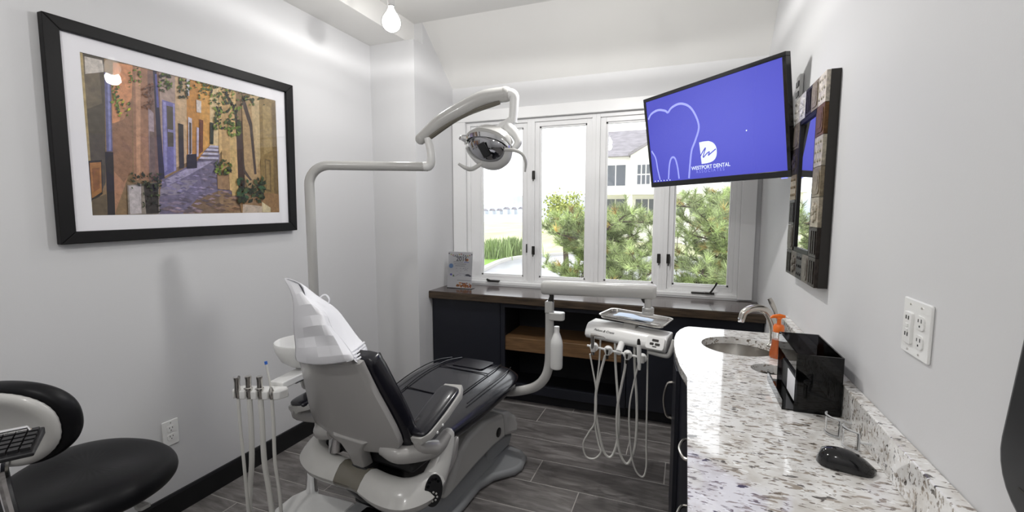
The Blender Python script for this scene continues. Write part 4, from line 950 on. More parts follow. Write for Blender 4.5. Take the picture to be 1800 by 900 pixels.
# junction box on the floor with chrome tube
jb = M(); C_ = CX.inverted()
jw = [(-1.655, 1.40), (-1.64, 1.385), (-1.38, 1.395), (-1.345, 1.42), (-1.345, 1.555), (-1.36, 1.565), (-1.56, 1.56), (-1.60, 1.60), (-1.63, 1.585), (-1.66, 1.50)]
jb.prism([(x, y) for x, y in jw], (0, 0, .002), (1, 0, 0), (0, 1, 0), .115).build('junction_box', 'white_plastic', ch, bevel=.012, seg=3)
M().tube([(-1.60, 1.56, .10), (-1.585, 1.545, .22), (-1.55, 1.50, .34)], .026, 16).build('chrome_tube', 'chrome', ch)
C(M().prism(rrect(.09, .07, .01), (-.02, .03, .128), (1, 0, 0), (0, 1, 0), .012), 'base_window', 'black_gloss')
C(M().tube([(-.10, -.06, .05), (-.03, -.10, .06), (.0, -.05, .11), (.04, .0, .14)], .012, 10, 5), 'base_hose', 'hose')

# paper cover over the headrest
pc_ = thing('headrest_cover', 'crumpled white paper bag pulled over the chair headrest', 'paper cover', CX @ bk(0, .6, 0))
def bq(u, v, n_):
    """pixel -> backrest plane offset n_ (the bag hangs on the headrest)"""
    d = Vector(ray(u, v)); nn = (CX.to_3x3() @ BN); p0 = CX @ bk(0, 0, n_); return Vector(CC) + d * ((p0 - Vector(CC)).dot(nn) / d.dot(nn))
rows = [  # bag seen from behind: rows from the tip down, left edge to right fold
    [(497, 488), (502, 488), (507, 489), (512, 491), (517, 493), (522, 495)],
    [(505, 500), (512, 498), (519, 497), (526, 497), (532, 499), (537, 502)],
    [(514, 520), (520, 517), (526, 515), (532, 516), (535, 522), (536, 530)],
    [(516, 540), (526, 538), (537, 535), (548, 534), (557, 536), (566, 540)],
    [(515, 560), (530, 558), (546, 555), (560, 553), (570, 554), (578, 557)],
    [(515, 580), (533, 576), (552, 572), (566, 571), (574, 572), (580, 574)],
    [(517, 596), (534, 594), (553, 591), (572, 589), (586, 590), (600, 594)],
    [(519, 612), (537, 611), (556, 609), (578, 607), (596, 607), (612, 610)],
    [(517, 628), (538, 630), (560, 629), (584, 627), (604, 624), (622, 624)],
    [(520, 636), (540, 641), (562, 643), (586, 641), (608, 637), (626, 634)]]
noff = [[-.01, -.01, 0, .0, .01, .01], [-.02, -.02, -.01, 0, .01, .02], [-.03, -.04, -.03, -.02, 0, .01], [-.03, -.055, -.05, -.06, -.03, 0], [-.025, -.06, -.07, -.05, -.05, .0], [-.02, -.05, -.085, -.06, -.04, .0], [-.015, -.05, -.055, -.07, -.05, -.0], [-.03, -.075, -.06, -.06, -.055, -.01], [-.02, -.05, -.075, -.06, -.06, -.02], [-.025, -.05, -.06, -.065, -.055, -.03]]
G = [[bq(u, v, noff[i][j] + .07 * (1 - i / 9) + .018 * rnd.uniform(-1, 1) * (0 < j < 5)) for j, (u, v) in enumerate(r)] for i, r in enumerate(rows)]
M().grid(G).build('back_sheet', 'paper', pc_, smooth=True, solid=.001, angle=22, subsurf=1)
edge = [(497, 487), (522, 494), (537, 502), (556, 519), (575, 530), (594, 543), (606, 560), (618, 576), (632, 596), (644, 606), (648, 618), (640, 628)]
inner = [(522, 495), (537, 503), (535, 530), (560, 538), (578, 557), (579, 572), (590, 586), (602, 604), (610, 618), (618, 628), (624, 636), (628, 638)]
fold = [.0, .03, .06, .09, .11, .12, .125, .12, .12, .12, .12, .11]
G2 = []
for k in range(5):
    t = k / 4
    G2.append([bq(a[0] + (b[0] - a[0]) * t, a[1] + (b[1] - a[1]) * t, f_ * (1 - t) ** .8 + .05 * (1 - i_ / 11) - (.02 * t if i_ > 7 else 0) + .006 * rnd.uniform(-1, 1) * (0 < k < 4)) for i_, (a, b, f_) in enumerate(zip(edge, inner, fold))])
M().grid(G2).build('side_sheet', 'paper', pc_, solid=.001, angle=30, subsurf=1)
M().tube([bq(563, 523, .09), bq(568, 519, .1), bq(574, 519, .11), bq(579, 526, .11), bq(578, 533, .11)], .003, 8, 5).build('paper_loop', 'paper', pc_)
for k in range(4): M().tube([bq(612 + k * 5, 622 + k * 3.5, .0), bq(626 + k * 4, 613 + k * 4, .06), bq(640 + k * 1.5, 602 + k * 5, .125)], .004, 8, 4).build('gather', 'paper', pc_)

# ================================================================== DENTAL LAMP
lm = thing('dental_lamp', 'white dental operating lamp on a jointed arm above the chair', 'lamp', (-1.62, 1.64, 0))
lx, ly = -1.62, 1.643
def lp(u, v, y): return at(u, v, y=y)
e0 = lp(752, 293, 1.9); hd = Vector((e0.x - lx, e0.y - ly, 0)).normalized(); zt_ = e0.z
M().tube([(lx, ly, .30), (lx, ly, 1.0)] + [Vector((lx, ly, zt_ - .09)) + hd * .09 * (1 - math.cos(R(a))) + Vector((0, 0, .09 * math.sin(R(a)))) for a in range(0, 91, 10)] + [e0], .0215, 18).build('pole', 'grey_plastic', lm)
M().tube([e0 + Vector((-.02, -.01, 0)), e0 + Vector((.008, 0, .004)), e0 + Vector((.020, 0, .03)), e0 + Vector((.018, 0, .07)), lp(752, 243, 1.9)], [.022, .022, .021, .019, .018], 14, 5).build('elbow', 'white_plastic', lm)
b0, b1 = lp(740, 244, 1.9), lp(888, 166, 2.0)
mid = (b0 + b1) / 2 + Vector((0, 0, .035))
M().tube([b0, b0.lerp(mid, .5) + Vector((0, 0, .012)), mid, mid.lerp(b1, .5) + Vector((0, 0, .015)), b1], [.026, .034, .037, .037, .035], 16, 6).build('spring_arm', 'grey_plastic', lm)
M().sphere(b0, .027).build('arm_end', 'grey_plastic', lm); M().sphere(b1, .036).build('arm_end', 'grey_plastic', lm)
M().tube([b0.lerp(b1, .08) + Vector((0, -.012, -.024)), mid + Vector((0, -.012, -.036)), b0.lerp(b1, .95) + Vector((0, -.012, -.026))], .011, 8, 6).build('arm_slot', 'taupe_plastic', lm)
k0 = lp(899, 172, 2.0)
M().tube([b1, k0 + Vector((.008, 0, .012)), k0 + Vector((.014, 0, -.02)), lp(901, 215, 2.0)], [.03, .024, .021, .02], 14, 5).build('drop_joint', 'white_plastic', lm)
hy = 2.0
# yoke
yk = [lp(899, 212, hy), lp(893, 222, hy - .01), lp(905, 235, hy - .02), lp(911, 250, hy - .03), lp(903, 262, hy - .04)]
M().tube(yk, [.022, .026, .022, .018, .014], 14, 5).build('yoke', 'white_plastic', lm)
M().tube([lp(897, 214, hy), lp(882, 222, hy - .02), lp(868, 232, hy - .03), lp(858, 236, hy - .03)], [.024, .022, .014, .006], 12, 5, flat=.8).build('yoke', 'white_plastic', lm)
# head: dish opening towards the chair (down and to the camera)
hc = lp(860, 262, hy - .02); hax = Vector((-.22, -.82, -.42)).normalized()
hx = Vector((math.cos(R(-14)), 0, 0)); hx = (RI_ := Vector((.92, .3, .12))); hx = (hx - hax * hx.dot(hax)).normalized(); hz = hx.cross(hax); hz = -hz if hz.z < 0 else hz
H4 = Matrix((hx, -hax, hz)).transposed().to_4x4(); H4.translation = hc
def Hh_(m, name, mt_, parent=lm, **k): return m.build(name, mt_, parent, xf=H4, **k)
m = M(); R_ = []
for t in np.linspace(0, 1, 9):
    rr = math.sin(t * math.pi / 2); yy = .07 * math.cos(t * math.pi / 2)
    R_.append([Vector((.122 * max(rr, .02) * math.cos(a), yy, .088 * max(rr, .02) * math.sin(a))) for a in [2 * math.pi * j / 32 for j in range(32)]])
Hh_(m.loft(R_, cap=False), 'housing', 'white_plastic', angle=80)
m = M(); R_ = []
for t in np.linspace(0, 1, 9):
    rr = math.sin(t * math.pi / 2); yy = -.05 * math.cos(t * math.pi / 2)
    R_.append([Vector((.112 * max(rr, .02) * math.cos(a), yy - .002, .012 + .072 * max(rr, .02) * math.sin(a))) for a in [2 * math.pi * j / 32 for j in range(32)]])
Hh_(m.loft(R_, cap=False), 'shield', 'lamp_shield', angle=80)
# pale crescent rim along the bottom
m = M(); R_ = []
for i in range(25):
    a = R(178 + 184 * i / 24); k = math.sin(math.pi * i / 24); wv = .014 + .036 * k
    ca, sa = math.cos(a), math.sin(a)
    R_.append([Vector(((.124 - q) * ca, y_, (.106 - q) * sa + .006)) for q, y_ in ((0, .006), (0, -.012), (wv * .5, -.03), (wv, -.036), (wv, -.02), (wv * .4, .006))])
Hh_(m.loft(R_), 'rim', 'white_plastic', angle=60)
# chrome visor blades on top
for k_, (dz, dy) in enumerate(((.0, -.018), (.012, -.006))):
    m = M(); R_ = []
    for i in range(17):
        a = R(8 + 164 * i / 16); ca, sa = math.cos(a), math.sin(a); b_ = .004 + .016 * math.sin(math.pi * i / 16)
        R_.append([Vector((.128 * ca, dy - .05 * sa * .4, .064 * sa + dz + .010)), Vector((.128 * ca, dy - .05 * sa * .4 + .004, .064 * sa + dz + .010 + b_)), Vector((.122 * ca, dy + .03, .064 * sa + dz + .012 + b_)), Vector((.122 * ca, dy + .03, .064 * sa + dz + .006))])
    Hh_(m.loft(R_), 'visor', 'chrome' if k_ == 0 else 'grey_plastic', angle=50)
Hh_(M().tube([(-.112, -.01, .045), (-.135, -.02, .052), (-.145, -.03, .05)], [.02, .014, .004], 10, 4), 'visor_tip', 'chrome')
Hh_(M().box((-.012, -.058, -.018), (.034, -.05, .05), Matrix.Rotation(R(-24), 3, 'Y')), 'bulb_guard', 'black_gloss', bevel=.006)
for s in (1, -1):
    P_ = [lp(888, 263, hy - .08), lp(903, 264, hy - .10), lp(917, 270, hy - .10), lp(924, 284, hy - .09), lp(923, 302, hy - .08)] if s > 0 else [lp(846, 288, hy - .05), lp(830, 297, hy - .08), lp(818, 295, hy - .10), lp(806, 288, hy - .11)]
    M().tube(P_, [.008, .008, .0075, .0065, .004] if s > 0 else [.010, .010, .006], 10, 5).build('handle', 'grey_plastic', lm)
# bracket that carries the pole on the chair
M().tube([(lx, ly, .34), (lx + .16, ly - .02, .34), (lx + .30, ly - .02, .36)], .03, 12).build('pole_bracket', 'base_grey', ch)

# ================================================================== CUSPIDOR AND ASSISTANT ARM
cb = at(532, 600, y=1.52)
cu = thing('cuspidor', 'white spittoon bowl half hidden behind the paper headrest cover', 'cuspidor', (cb.x, cb.y, .5))
M().lathe([(.02, -.11), (.05, -.105), (.09, -.075), (.112, -.03), (.118, .0), (.114, .006), (.108, .0), (.10, -.03), (.07, -.075), (.02, -.09)], cb, n=40, cap=False).build('bowl', 'white_plastic', cu, angle=80)
M().tube([cb + Vector((0, 0, -.10)), cb + Vector((.0, .02, -.2)), (lx, ly, .62), (lx, ly, .55)], [.035, .03, .026, .024], 14).build('stem', 'grey_plastic', cu)
aa = thing('assistant_arm', 'pale jointed arm carrying four suction and syringe tools left of the chair', 'tool holder', (-1.54, 1.25, .7))
q0, q1 = at(408, 692, z=.70), at(494, 694, z=.70)
axd = (q1 - q0).normalized(); nrm = Vector((-axd.y, axd.x, 0))
m = M()
A4 = Matrix((axd, nrm, Vector((0, 0, 1)))).transposed().to_4x4(); A4.translation = q0
Lh = (q1 - q0).length
pts_ = [(.0, .03), (0, 0)]
for k in range(4):
    x = .028 + k * .046
    if k: pass
    pts_ += [(x - .012, -.018), (x - .008, .002), (x + .008, .002), (x + .012, -.018)]
pts_ += [(Lh, -.012), (Lh + .02, .02), (Lh, .045), (.02, .045)]
M().prism(pts_, (0, 0, -.016), (1, 0, 0), (0, 1, 0), .034).build('holder', 'white_plastic', aa, xf=A4, bevel=.004)
s0 = A4 @ Vector((Lh * .75, .05, .006)); s1 = at(560, 645, y=1.60)
PD = Vector(((s1 - s0).y, -(s1 - s0).x, 0)).normalized()
M().loft([[p + nn * w_ + Vector((0, 0, h_)) for nn, h_ in ((-PD, -.004), (-PD, .026), (PD, .026), (PD, -.004))] for p, w_ in ((s0, .032), (s0.lerp(s1, .5), .036), (s1, .032))]).build('arm', 'white_plastic', aa, bevel=.004)
M().loft([[s0.lerp(s1, t) + Vector((0, 0, -.005)) + PD * x for x in (-.02, .02)] + [s0.lerp(s1, t) + Vector((0, 0, -.014)) + PD * x for x in (.02, -.02)] for t in (.35, 1)]).build('arm_strip', 'dark_plastic', aa)
tools = [(.028, .075, -.02), (.074, .055, .0), (.12, .055, .0), (.166, .12, -.03)]
for k, (x, L_, tilt) in enumerate(tools):
    b_ = A4 @ Vector((x, -.006, -.012)); tdir = Vector((tilt * 1.0, 0, 1)).normalized()
    tl = M()
    if k == 0:
        t_o = M().tube([b_, b_ + tdir * .03, b_ + tdir * .06, b_ + tdir * .082], [.009, .0115, .010, .013], 14).build('syringe', 'steel', aa); M().tube([b_ + tdir * .075 + Vector((-.014, 0, .004)), b_ + tdir * .08 + Vector((.012, 0, .004))], .006, 8).build('syringe_button', 'chrome', t_o)
    elif k < 3:
        t_o = M().lathe([(.009, 0), (.0115, .01), (.0115, .03), (.014, .033), (.014, .04), (.0105, .043), (.0105, .075), (.012, .08), (.012, .088), (.008, .088)], b_, tdir, 16).build('suction_valve', 'steel', aa)
        M().tube([b_ + Vector((-.016, -.004, .036)), b_ + Vector((.004, -.008, .036))], .006, 8).build('valve_lever', 'chrome', t_o)
    else:
        t_o = M().lathe([(.009, 0), (.0115, .01), (.010, .03), (.006, .04), (.0045, .045)], b_, tdir, 14).build('saliva_ejector', 'steel', aa)
        e_ = b_ + Vector((-.02, 0, .135)); M().tube([b_ + tdir * .04, e_], .0042, 8).build('ejector_tube', 'hose', t_o); M().tube([e_, e_ + Vector((-.002, 0, .012))], .0055, 8).build('ejector_tip', 'blue_tip', t_o)
    hb = b_ + Vector((0, 0, -.005)); fl = .012
    end = [Vector((-1.66, 1.30, .02)), Vector((-1.63, 1.33, .02)), Vector((-1.57, 1.33, .015)), Vector((-1.56, 1.36, .02))][k]
    M().tube([hb, hb + Vector((.002, .0, -.10)), hb + Vector(((.004, -.012, -.004, -.006)[k], .005, -.26)), hb + Vector(((-.01, -.05, -.004, -.008)[k], .02, -.40)), hb + Vector(((-.015, -.075, .0, -.012)[k], .03, -.55)), Vector((hb.x + (-.01, -.07, .01, -.01)[k], hb.y + .05, .012)), Vector((hb.x + (.05, -.02, .08, .06)[k], hb.y + .14, .012))], (.0065, .0105, .0105, .007)[k], 10, 6).build('hose', 'hose', aa)

# ================================================================== DELIVERY UNIT
DY = 2.26
du = thing('delivery_unit', 'white over-the-patient delivery unit with hanging handpiece hoses on a swing arm', 'dental unit', (-.62, DY, 0))
D = lambda u, v, y=DY: at(u, v, y=y)
M().tube([CX @ Vector((.03, .90, .40)), CX @ Vector((.14, .90, .40)), D(905, 688, 2.30), D(938, 681, 2.28), D(957, 665), D(965, 640), D(966, 600), D(966, 532)], [.026, .026, .0255, .0255, .0255, .025, .0235, .0215], 16, 6).build('support_arm', 'grey_plastic', du)
M().box(tuple(D(966, 545) + Vector((-.020, -.024, -.015))), tuple(D(966, 530) + Vector((.020, .024, .004)))).build('post_cap', 'grey_plastic', du, bevel=.006)
M().tube([D(968, 530), D(970, 520), D(967, 512)], [.016, .012, .012], 10).build('post_pin', 'dark_metal', du)
a0, a1 = D(953, 505), D(1154, 513)
R_ = []
n = 20
for t in (0, .012, .03, .97, .988, 1):
    k = {0: .8, .012: .95, .03: 1, .97: 1, .988: .95, 1: .8}[t]; c_ = a0.lerp(a1, t)
    R_.append([c_ + Vector((0, .030 * k * math.copysign(abs(math.cos(a)) ** .6, math.cos(a)), .036 * k * math.copysign(abs(math.sin(a)) ** .75, math.sin(a)))) for a in [2 * math.pi * j / n for j in range(n)]])
M().loft(R_).build('spring_arm', 'grey_plastic', du, angle=50)
M().cyl(D(1139, 522), D(1139, 548), .017).build('head_pin', 'grey_plastic', du)
M().lathe([(.024, 0), (.028, .004), (.028, .014), (.026, .016), (.028, .02), (.028, .032), (.024, .036)], D(1139, 553), n=24).build('pivot_collar', 'grey_plastic', du)
M().tube([D(1128, 522), D(1132, 530), D(1139, 534)], .008, 8).build('pivot_brace', 'dark_metal', du)
# head body, turned slightly
hl, hr = D(1036, 583, 2.30), D(1180, 596, 2.24)
ang = math.atan2((hr - hl).y, (hr - hl).x)
hcx = (hl + hr) / 2; HW = (hr - hl).xy.length
ztop, zbot = hcx.z + .042, hcx.z - .04
B4 = Matrix.Translation((hcx.x, hcx.y, hcx.z)) @ Matrix.Rotation(ang - R(2), 4, 'Z') @ Matrix.Rotation(R(3), 4, 'Y')
prof = [(-.055, -.036), (-.072, -.020), (-.070, .002), (-.048, .030), (-.03, .038), (.07, .038), (.075, .03), (.075, -.03), (.065, -.038), (-.03, -.040)]
body = M().prism(prof, (-HW / 2, 0, 0), (0, 1, 0), (0, 0, 1), HW * .98).build('head', 'white_plastic', du, xf=B4, bevel=.006, seg=3)
text('unit_script', 'Pelton & Crane', .0165, 'dark_plastic', body, B4 @ frame4((-HW / 2 + .045, -.0655, .010), (1, 0, 0), (0, .62, .78)), shear=.35)
kp = M().prism(rrect(.085, .062, .012), (HW / 2 - .055, -.066, .003), (1, 0, 0), (0, .5, .86), .014).build('keypad', 'white_plastic', du, xf=B4, bevel=.003)
for a, b, w_, h_ in ((0, .012, .03, .012), (-.014, -.006, .018, .012), (.012, -.006, .022, .012), (0, -.018, .02, .005)):
    M().prism(rrect(w_, h_, .003), Vector((HW / 2 - .055 + a, -.066, .003)) + Vector((0, .5, .86)) * b + Vector((0, -.86, .5)) * .014, (1, 0, 0), (0, .5, .86), .001).build('key', 'dark_metal', kp, xf=B4, smooth=False)
M().tube([(HW / 2 - .09, -.05, -.048), (HW / 2 - .01, -.055, -.048), (HW / 2 + .006, -.05, -.040), (HW / 2 + .016, -.045, -.01), (HW / 2 + .022, -.04, .03)], [.009, .011, .012, .012, .011], 12, 5).build('handle', 'grey_plastic', du, xf=B4)
M().box((-.03, .0, .036), (.03, .07, .06)).build('tray_mount', 'grey_plastic', du, xf=B4, bevel=.005)
# holder bar
hb0, hb1 = D(1032, 607, 2.14), D(1138, 631, 2.16)
M().tube([hb0, hb1], .0055, 10).build('holder_bar', 'white_plastic', du)
hm = hb0.lerp(hb1, .53)
M().tube([hm, hm + Vector((.005, .05, .022)), hm + Vector((.01, .085, .045))], [.016, .016, .018], 12).build('holder_stem', 'white_plastic', du)
hold = [.12, .36, .68, .92]
for k, t in enumerate(hold):
    c_ = hb0.lerp(hb1, t)
    hq = M().lathe([(.006, -.02), (.017, -.016), (.021, -.006), (.021, .006), (.017, .016), (.006, .02)], c_, (.3, -.9, -.1), 18).build('holder_knob', 'white_plastic', du)
    M().tube([c_ + Vector((0, -.022, .016)), c_ + Vector((0, -.026, -.016))], .012, 12).build('holder_clip', 'grey_plastic', hq)
c_ = hb0.lerp(hb1, hold[0]) + Vector((0, -.028, 0))
sy_ = M().tube([c_ + Vector((0, 0, -.03)), c_ + Vector((-.002, 0, .02)), c_ + Vector((-.003, 0, .062))], [.008, .008, .010], 12).build('air_syringe', 'steel', du)
M().tube([c_ + Vector((-.012, 0, .066)), c_ + Vector((.01, 0, .066)), c_ + Vector((.05, -.004, .062)), c_ + Vector((.058, -.004, .056))], [.007, .006, .0025, .002], 10).build('syringe_nozzle', 'steel', sy_)
c_ = hb0.lerp(hb1, hold[3]) + Vector((-.012, -.028, 0))
hp = M().lathe([(.006, -.05), (.008, -.035), (.0095, -.01), (.0105, .03), (.0105, .05), (.0085, .07)], c_, (-.05, 0, 1), 14).build('handpiece', 'white_plastic', du)
M().lathe([(.0085, .07), (.0075, .085), (.005, .096)], c_, (-.05, 0, 1), 12).build('handpiece_tip', 'dark_metal', hp)
for k, t in ((1, hold[1]), (2, hold[2])):
    c_ = hb0.lerp(hb1, t) + Vector((0, -.03, -.004)); M().lathe([(.006, -.03), (.0075, -.01), (.007, .014), (.003, .018)], c_, (0, 0, 1), 12).build('coupling', 'dark_metal', du)
# hoses: from the rear of the head down to a loop and up to each holder (pixel paths at the unit's own depth)
hoses = [
    ([(1056, 590), (1053, 640), (1047, 690), (1046, 745), (1052, 780), (1056, 795), (1045, 806), (1030, 802), (1025, 780), (1035, 760), (1046, 740), (1048, 690), (1042, 650), (1037, 622)], .0042),
    ([(1081, 592), (1082, 640), (1086, 700), (1088, 745), (1084, 780), (1074, 803), (1062, 795), (1053, 760), (1047, 720), (1048, 690), (1057, 650), (1064, 625)], .0062),
    ([(1115, 600), (1116, 650), (1119, 700), (1119, 750), (1115, 790), (1103, 815), (1091, 800), (1085, 765), (1085, 720), (1092, 680), (1098, 650), (1100, 632)], .0062),
    ([(1139, 604), (1138, 660), (1137, 720), (1136, 780), (1136, 820), (1130, 838), (1118, 828), (1110, 800), (1106, 750), (1107, 710), (1115, 670), (1121, 645), (1123, 632)], .0042)]
for path, r_ in hoses:
    n = len(path); M().tube([D(u, v, 2.24 - .085 * (i / (n - 1))) for i, (u, v) in enumerate(path)], r_, 8, 5).build('hose', 'hose', du)
# water bottle on the post
wb = D(979, 545, DY - .01)
M().prism(rrect(.085, .055, .02), D(970, 558) + Vector((.025, 0, -.01)), (1, 0, 0), (0, 1, 0), .04).build('bottle_bracket', 'grey_plastic', du, bevel=.004)
wc = D(978, 648, DY - .01)
M().lathe([(.001, 0), (.026, 0), (.031, .006), (.032, .02), (.032, .13), (.030, .15), (.018, .185), (.014, .195), (.014, .225), (.001, .225)], wc, n=24, cap=False).build('water_bottle', 'white_plastic', du)
# tray and napkin
tc = Vector((-.222, 2.335, 0))
T4 = Matrix.Translation((tc.x, tc.y, hcx.z + .064)) @ Matrix.Rotation(R(-14), 4, 'Z') @ Matrix.Rotation(R(2.5), 4, 'Y')
R_ = []
for k, z in ((1, .016), (.985, .020), (.93, .0185), (.90, .006), (.885, .003)):
    R_.append([Vector((x * (1 - (1 - k) * .62), y * k, z)) for x, y in rrect(.335, .205, .035, 6)])
tr_o = M().loft(R_, cap=False).poly([Vector((x * .929, y * .885, .003)) for x, y in rrect(.335, .205, .035, 6)]).build('instrument_tray', 'chrome', None, xf=T4, angle=40, solid=.001)
tr_o.data.materials[0] = MATS['steel']
tag(tr_o, 'shallow stainless steel instrument tray on top of the delivery unit', 'tray')
npk = M().grid([[T4 @ Vector((x, y * (1 - .3 * i / 5), .006 + .004 * math.sin(3 * i + 2 * j) + (.012 if i in (1, 2) else .006))) for j, y in enumerate((-.045, -.02, .0, .025, .05))] for i, x in enumerate((-.11, -.07, -.03, .01, .05, .09))]).build('napkin', 'napkin', None, solid=.002, subsurf=1, angle=60)
tag(npk, 'folded pale blue paper napkin lying in the instrument tray', 'napkin')

# ================================================================== OPERATOR STOOL, KEYBOARD
sc = Vector((-1.82, .84, 0))
st = thing('operator_stool', 'black operator stool with a grey-shelled curved backrest in the near left corner', 'stool', sc)
m = M(); R_ = []
SA = Matrix.Translation(sc) @ Matrix.Rotation(R(-18), 4, 'Z')
for t in (0, .02, .1, .25, .5, .75, .92, 1):
    k = {0: .72, .02: .82, .1: .94, .25: 1, .5: 1, .75: .96, .92: .82, 1: .4}[t]
    R_.append([Vector((.262 * k * math.cos(a), .24 * k * math.sin(a), 0.495 + .09 * t + .012 * math.cos(2 * a) * t)) for a in [2 * math.pi * j / 36 for j in range(36)]])
M().loft(R_).build('seat', 'stool_vinyl', st, xf=SA, angle=80, subsurf=1)
M().lathe([(.001, .47), (.16, .472), (.175, .49), (.17, .498), (.001, .498)], sc, n=32, cap=False).build('seat_pan', 'grey_plastic', st)
M().cyl(sc + Vector((0, 0, .1)), sc + Vector((0, 0, .475)), .028).build('gas_column', 'chrome', st)
for k in range(5):
    a = R(72 * k + 20); d = Vector((math.cos(a), math.sin(a), 0)); e_ = sc + d * .24
    M().tube([sc + Vector((0, 0, .11)), sc + d * .12 + Vector((0, 0, .095)), e_ + Vector((0, 0, .075))], [.024, .02, .015], 10).build('leg', 'chrome', st)
    cq = M().lathe([(.001, -.012), (.028, -.012), (.03, 0), (.028, .012), (.001, .012)], e_ + Vector((0, 0, .031)), (-d.y, d.x, 0), 16, cap=False).build('caster', 'dark_plastic', st)
lv = at(250, 889, z=.43)
M().tube([sc + Vector((.10, .0, .468)), lv + Vector((-.04, .0, .002)), lv + Vector((.02, .005, 0))], [.006, .006, .006], 8).build('lever', 'chrome', st)
M().loft([[lv + Vector((x, .0, 0)) + Vector((0, y, z)) for y, z in ((-w_, -.006), (w_, -.006), (w_ * .8, .006), (-w_ * .8, .006))] for x, w_ in ((-.035, .008), (-.01, .018), (.012, .02), (.022, .014))]).build('lever_paddle', 'grey_plastic', st, bevel=.003)
# backrest: oval shell facing the seat
bc = at(8, 752, y=.63); bc = Vector((bc.x, bc.y, bc.z))
bn = (Vector((sc.x, sc.y, 0)) - Vector((bc.x, bc.y, 0))).normalized(); bn = Vector((-.35, .93, .12)).normalized()
bxv = Vector((0, 0, 1)).cross(bn).normalized() * -1; bzv = bn.cross(bxv).normalized(); bzv = -bzv if bzv.z < 0 else bzv
S4 = Matrix((bxv, bn, bzv)).transposed().to_4x4(); S4.translation = bc
def ovl(k, y, cur=.05, a_=.158, b_=.125): return [Vector((a_ * k * math.copysign(abs(math.cos(a)) ** .85, math.cos(a)), y + cur * (a_ * k * math.cos(a) / .2) ** 2, b_ * k * math.copysign(abs(math.sin(a)) ** .85, math.sin(a)))) for a in [2 * math.pi * j / 40 for j in range(40)]]
M().loft([ovl(.86, -.002), ovl(.95, -.004), ovl(1.0, .012), ovl(1.0, .035), ovl(.92, .055), ovl(.6, .062), ovl(.1, .064)]).build('back_pad', 'stool_vinyl', st, xf=S4, angle=80, subsurf=1)
M().loft([ovl(.93, .0), ovl(.90, -.016), ovl(.82, -.028), ovl(.70, -.026), ovl(.45, -.012), ovl(.1, -.006)]).build('back_shell', 'grey_plastic', st, xf=S4, angle=80, subsurf=1)
M().tube([bc + Vector((.02, -.012, -.06)), bc + Vector((.02, -.02, -.14)), Vector((sc.x + .05, sc.y - .17, .43)), Vector((sc.x, sc.y - .02, .43))], [.012, .014, .014, .012], 10, 4).build('back_support', 'chrome', st)
# keyboard on a cart
kc = at(60, 802, z=.86)
K4 = Matrix.Translation((kc.x, kc.y, .86)) @ Matrix.Rotation(R(58), 4, 'Z') @ Matrix.Rotation(R(1), 4, 'X')
kb = thing('keyboard', 'black computer keyboard jutting in at the left edge in front of the stool', 'keyboard', (kc.x - .2, kc.y + .06, .86))
KL, KD = .43, .13
M().prism([(0, 0), (KD, 0), (KD, .020), (.0, .010)], (-KL, 0, 0), (0, 1, 0), (0, 0, 1), KL).build('case', 'dark_plastic', kb, xf=K4, bevel=.003)
kmesh = None
for r_ in range(5):
    for j in range(20):
        pl = Vector((-KL + .016 + j * .0205 + .009, .014 + r_ * .0215 + .009, .014 + .0018 * (r_ + .5)))
        if kmesh is None:
            o = M().box(tuple(pl - Vector((.0085, .0085, .004))), tuple(pl + Vector((.0085, .0085, .004)))).build('key', 'dark_plastic', kb, smooth=False, xf=K4); kmesh = o.data
        else:
            o = bpy.data.objects.new('key', kmesh); link(o, kb, K4 @ pl)
M().tube([K4 @ Vector((-KL + .01, KD - .004, .028)), K4 @ Vector((-.03, KD - .004, .028)), K4 @ Vector((-.022, KD - .02, .024)), K4 @ Vector((-.022, KD - .03, .018))], .004, 8).build('rest_bar', 'chrome', kb)
kq = K4 @ Vector((-.25, .065, -.008))
kt = thing('keyboard_cart', 'slim tray stand carrying the keyboard beyond the left edge', 'stand', (kq.x, kq.y, 0))
M().prism(rrect(.34, .11, .02), (-.25, .065, -.0135), (1, 0, 0), (0, 1, 0), .012).build('tray', 'dark_plastic', kt, smooth=False, xf=K4)
M().cyl((kq.x, kq.y, .02), (kq.x, kq.y, .845), .018).build('post', 'dark_plastic', kt)
M().lathe([(.001, .001), (.14, .001), (.14, .012), (.03, .03), (.001, .03)], (kq.x, kq.y, 0), n=32, cap=False).build('foot', 'dark_plastic', kt)

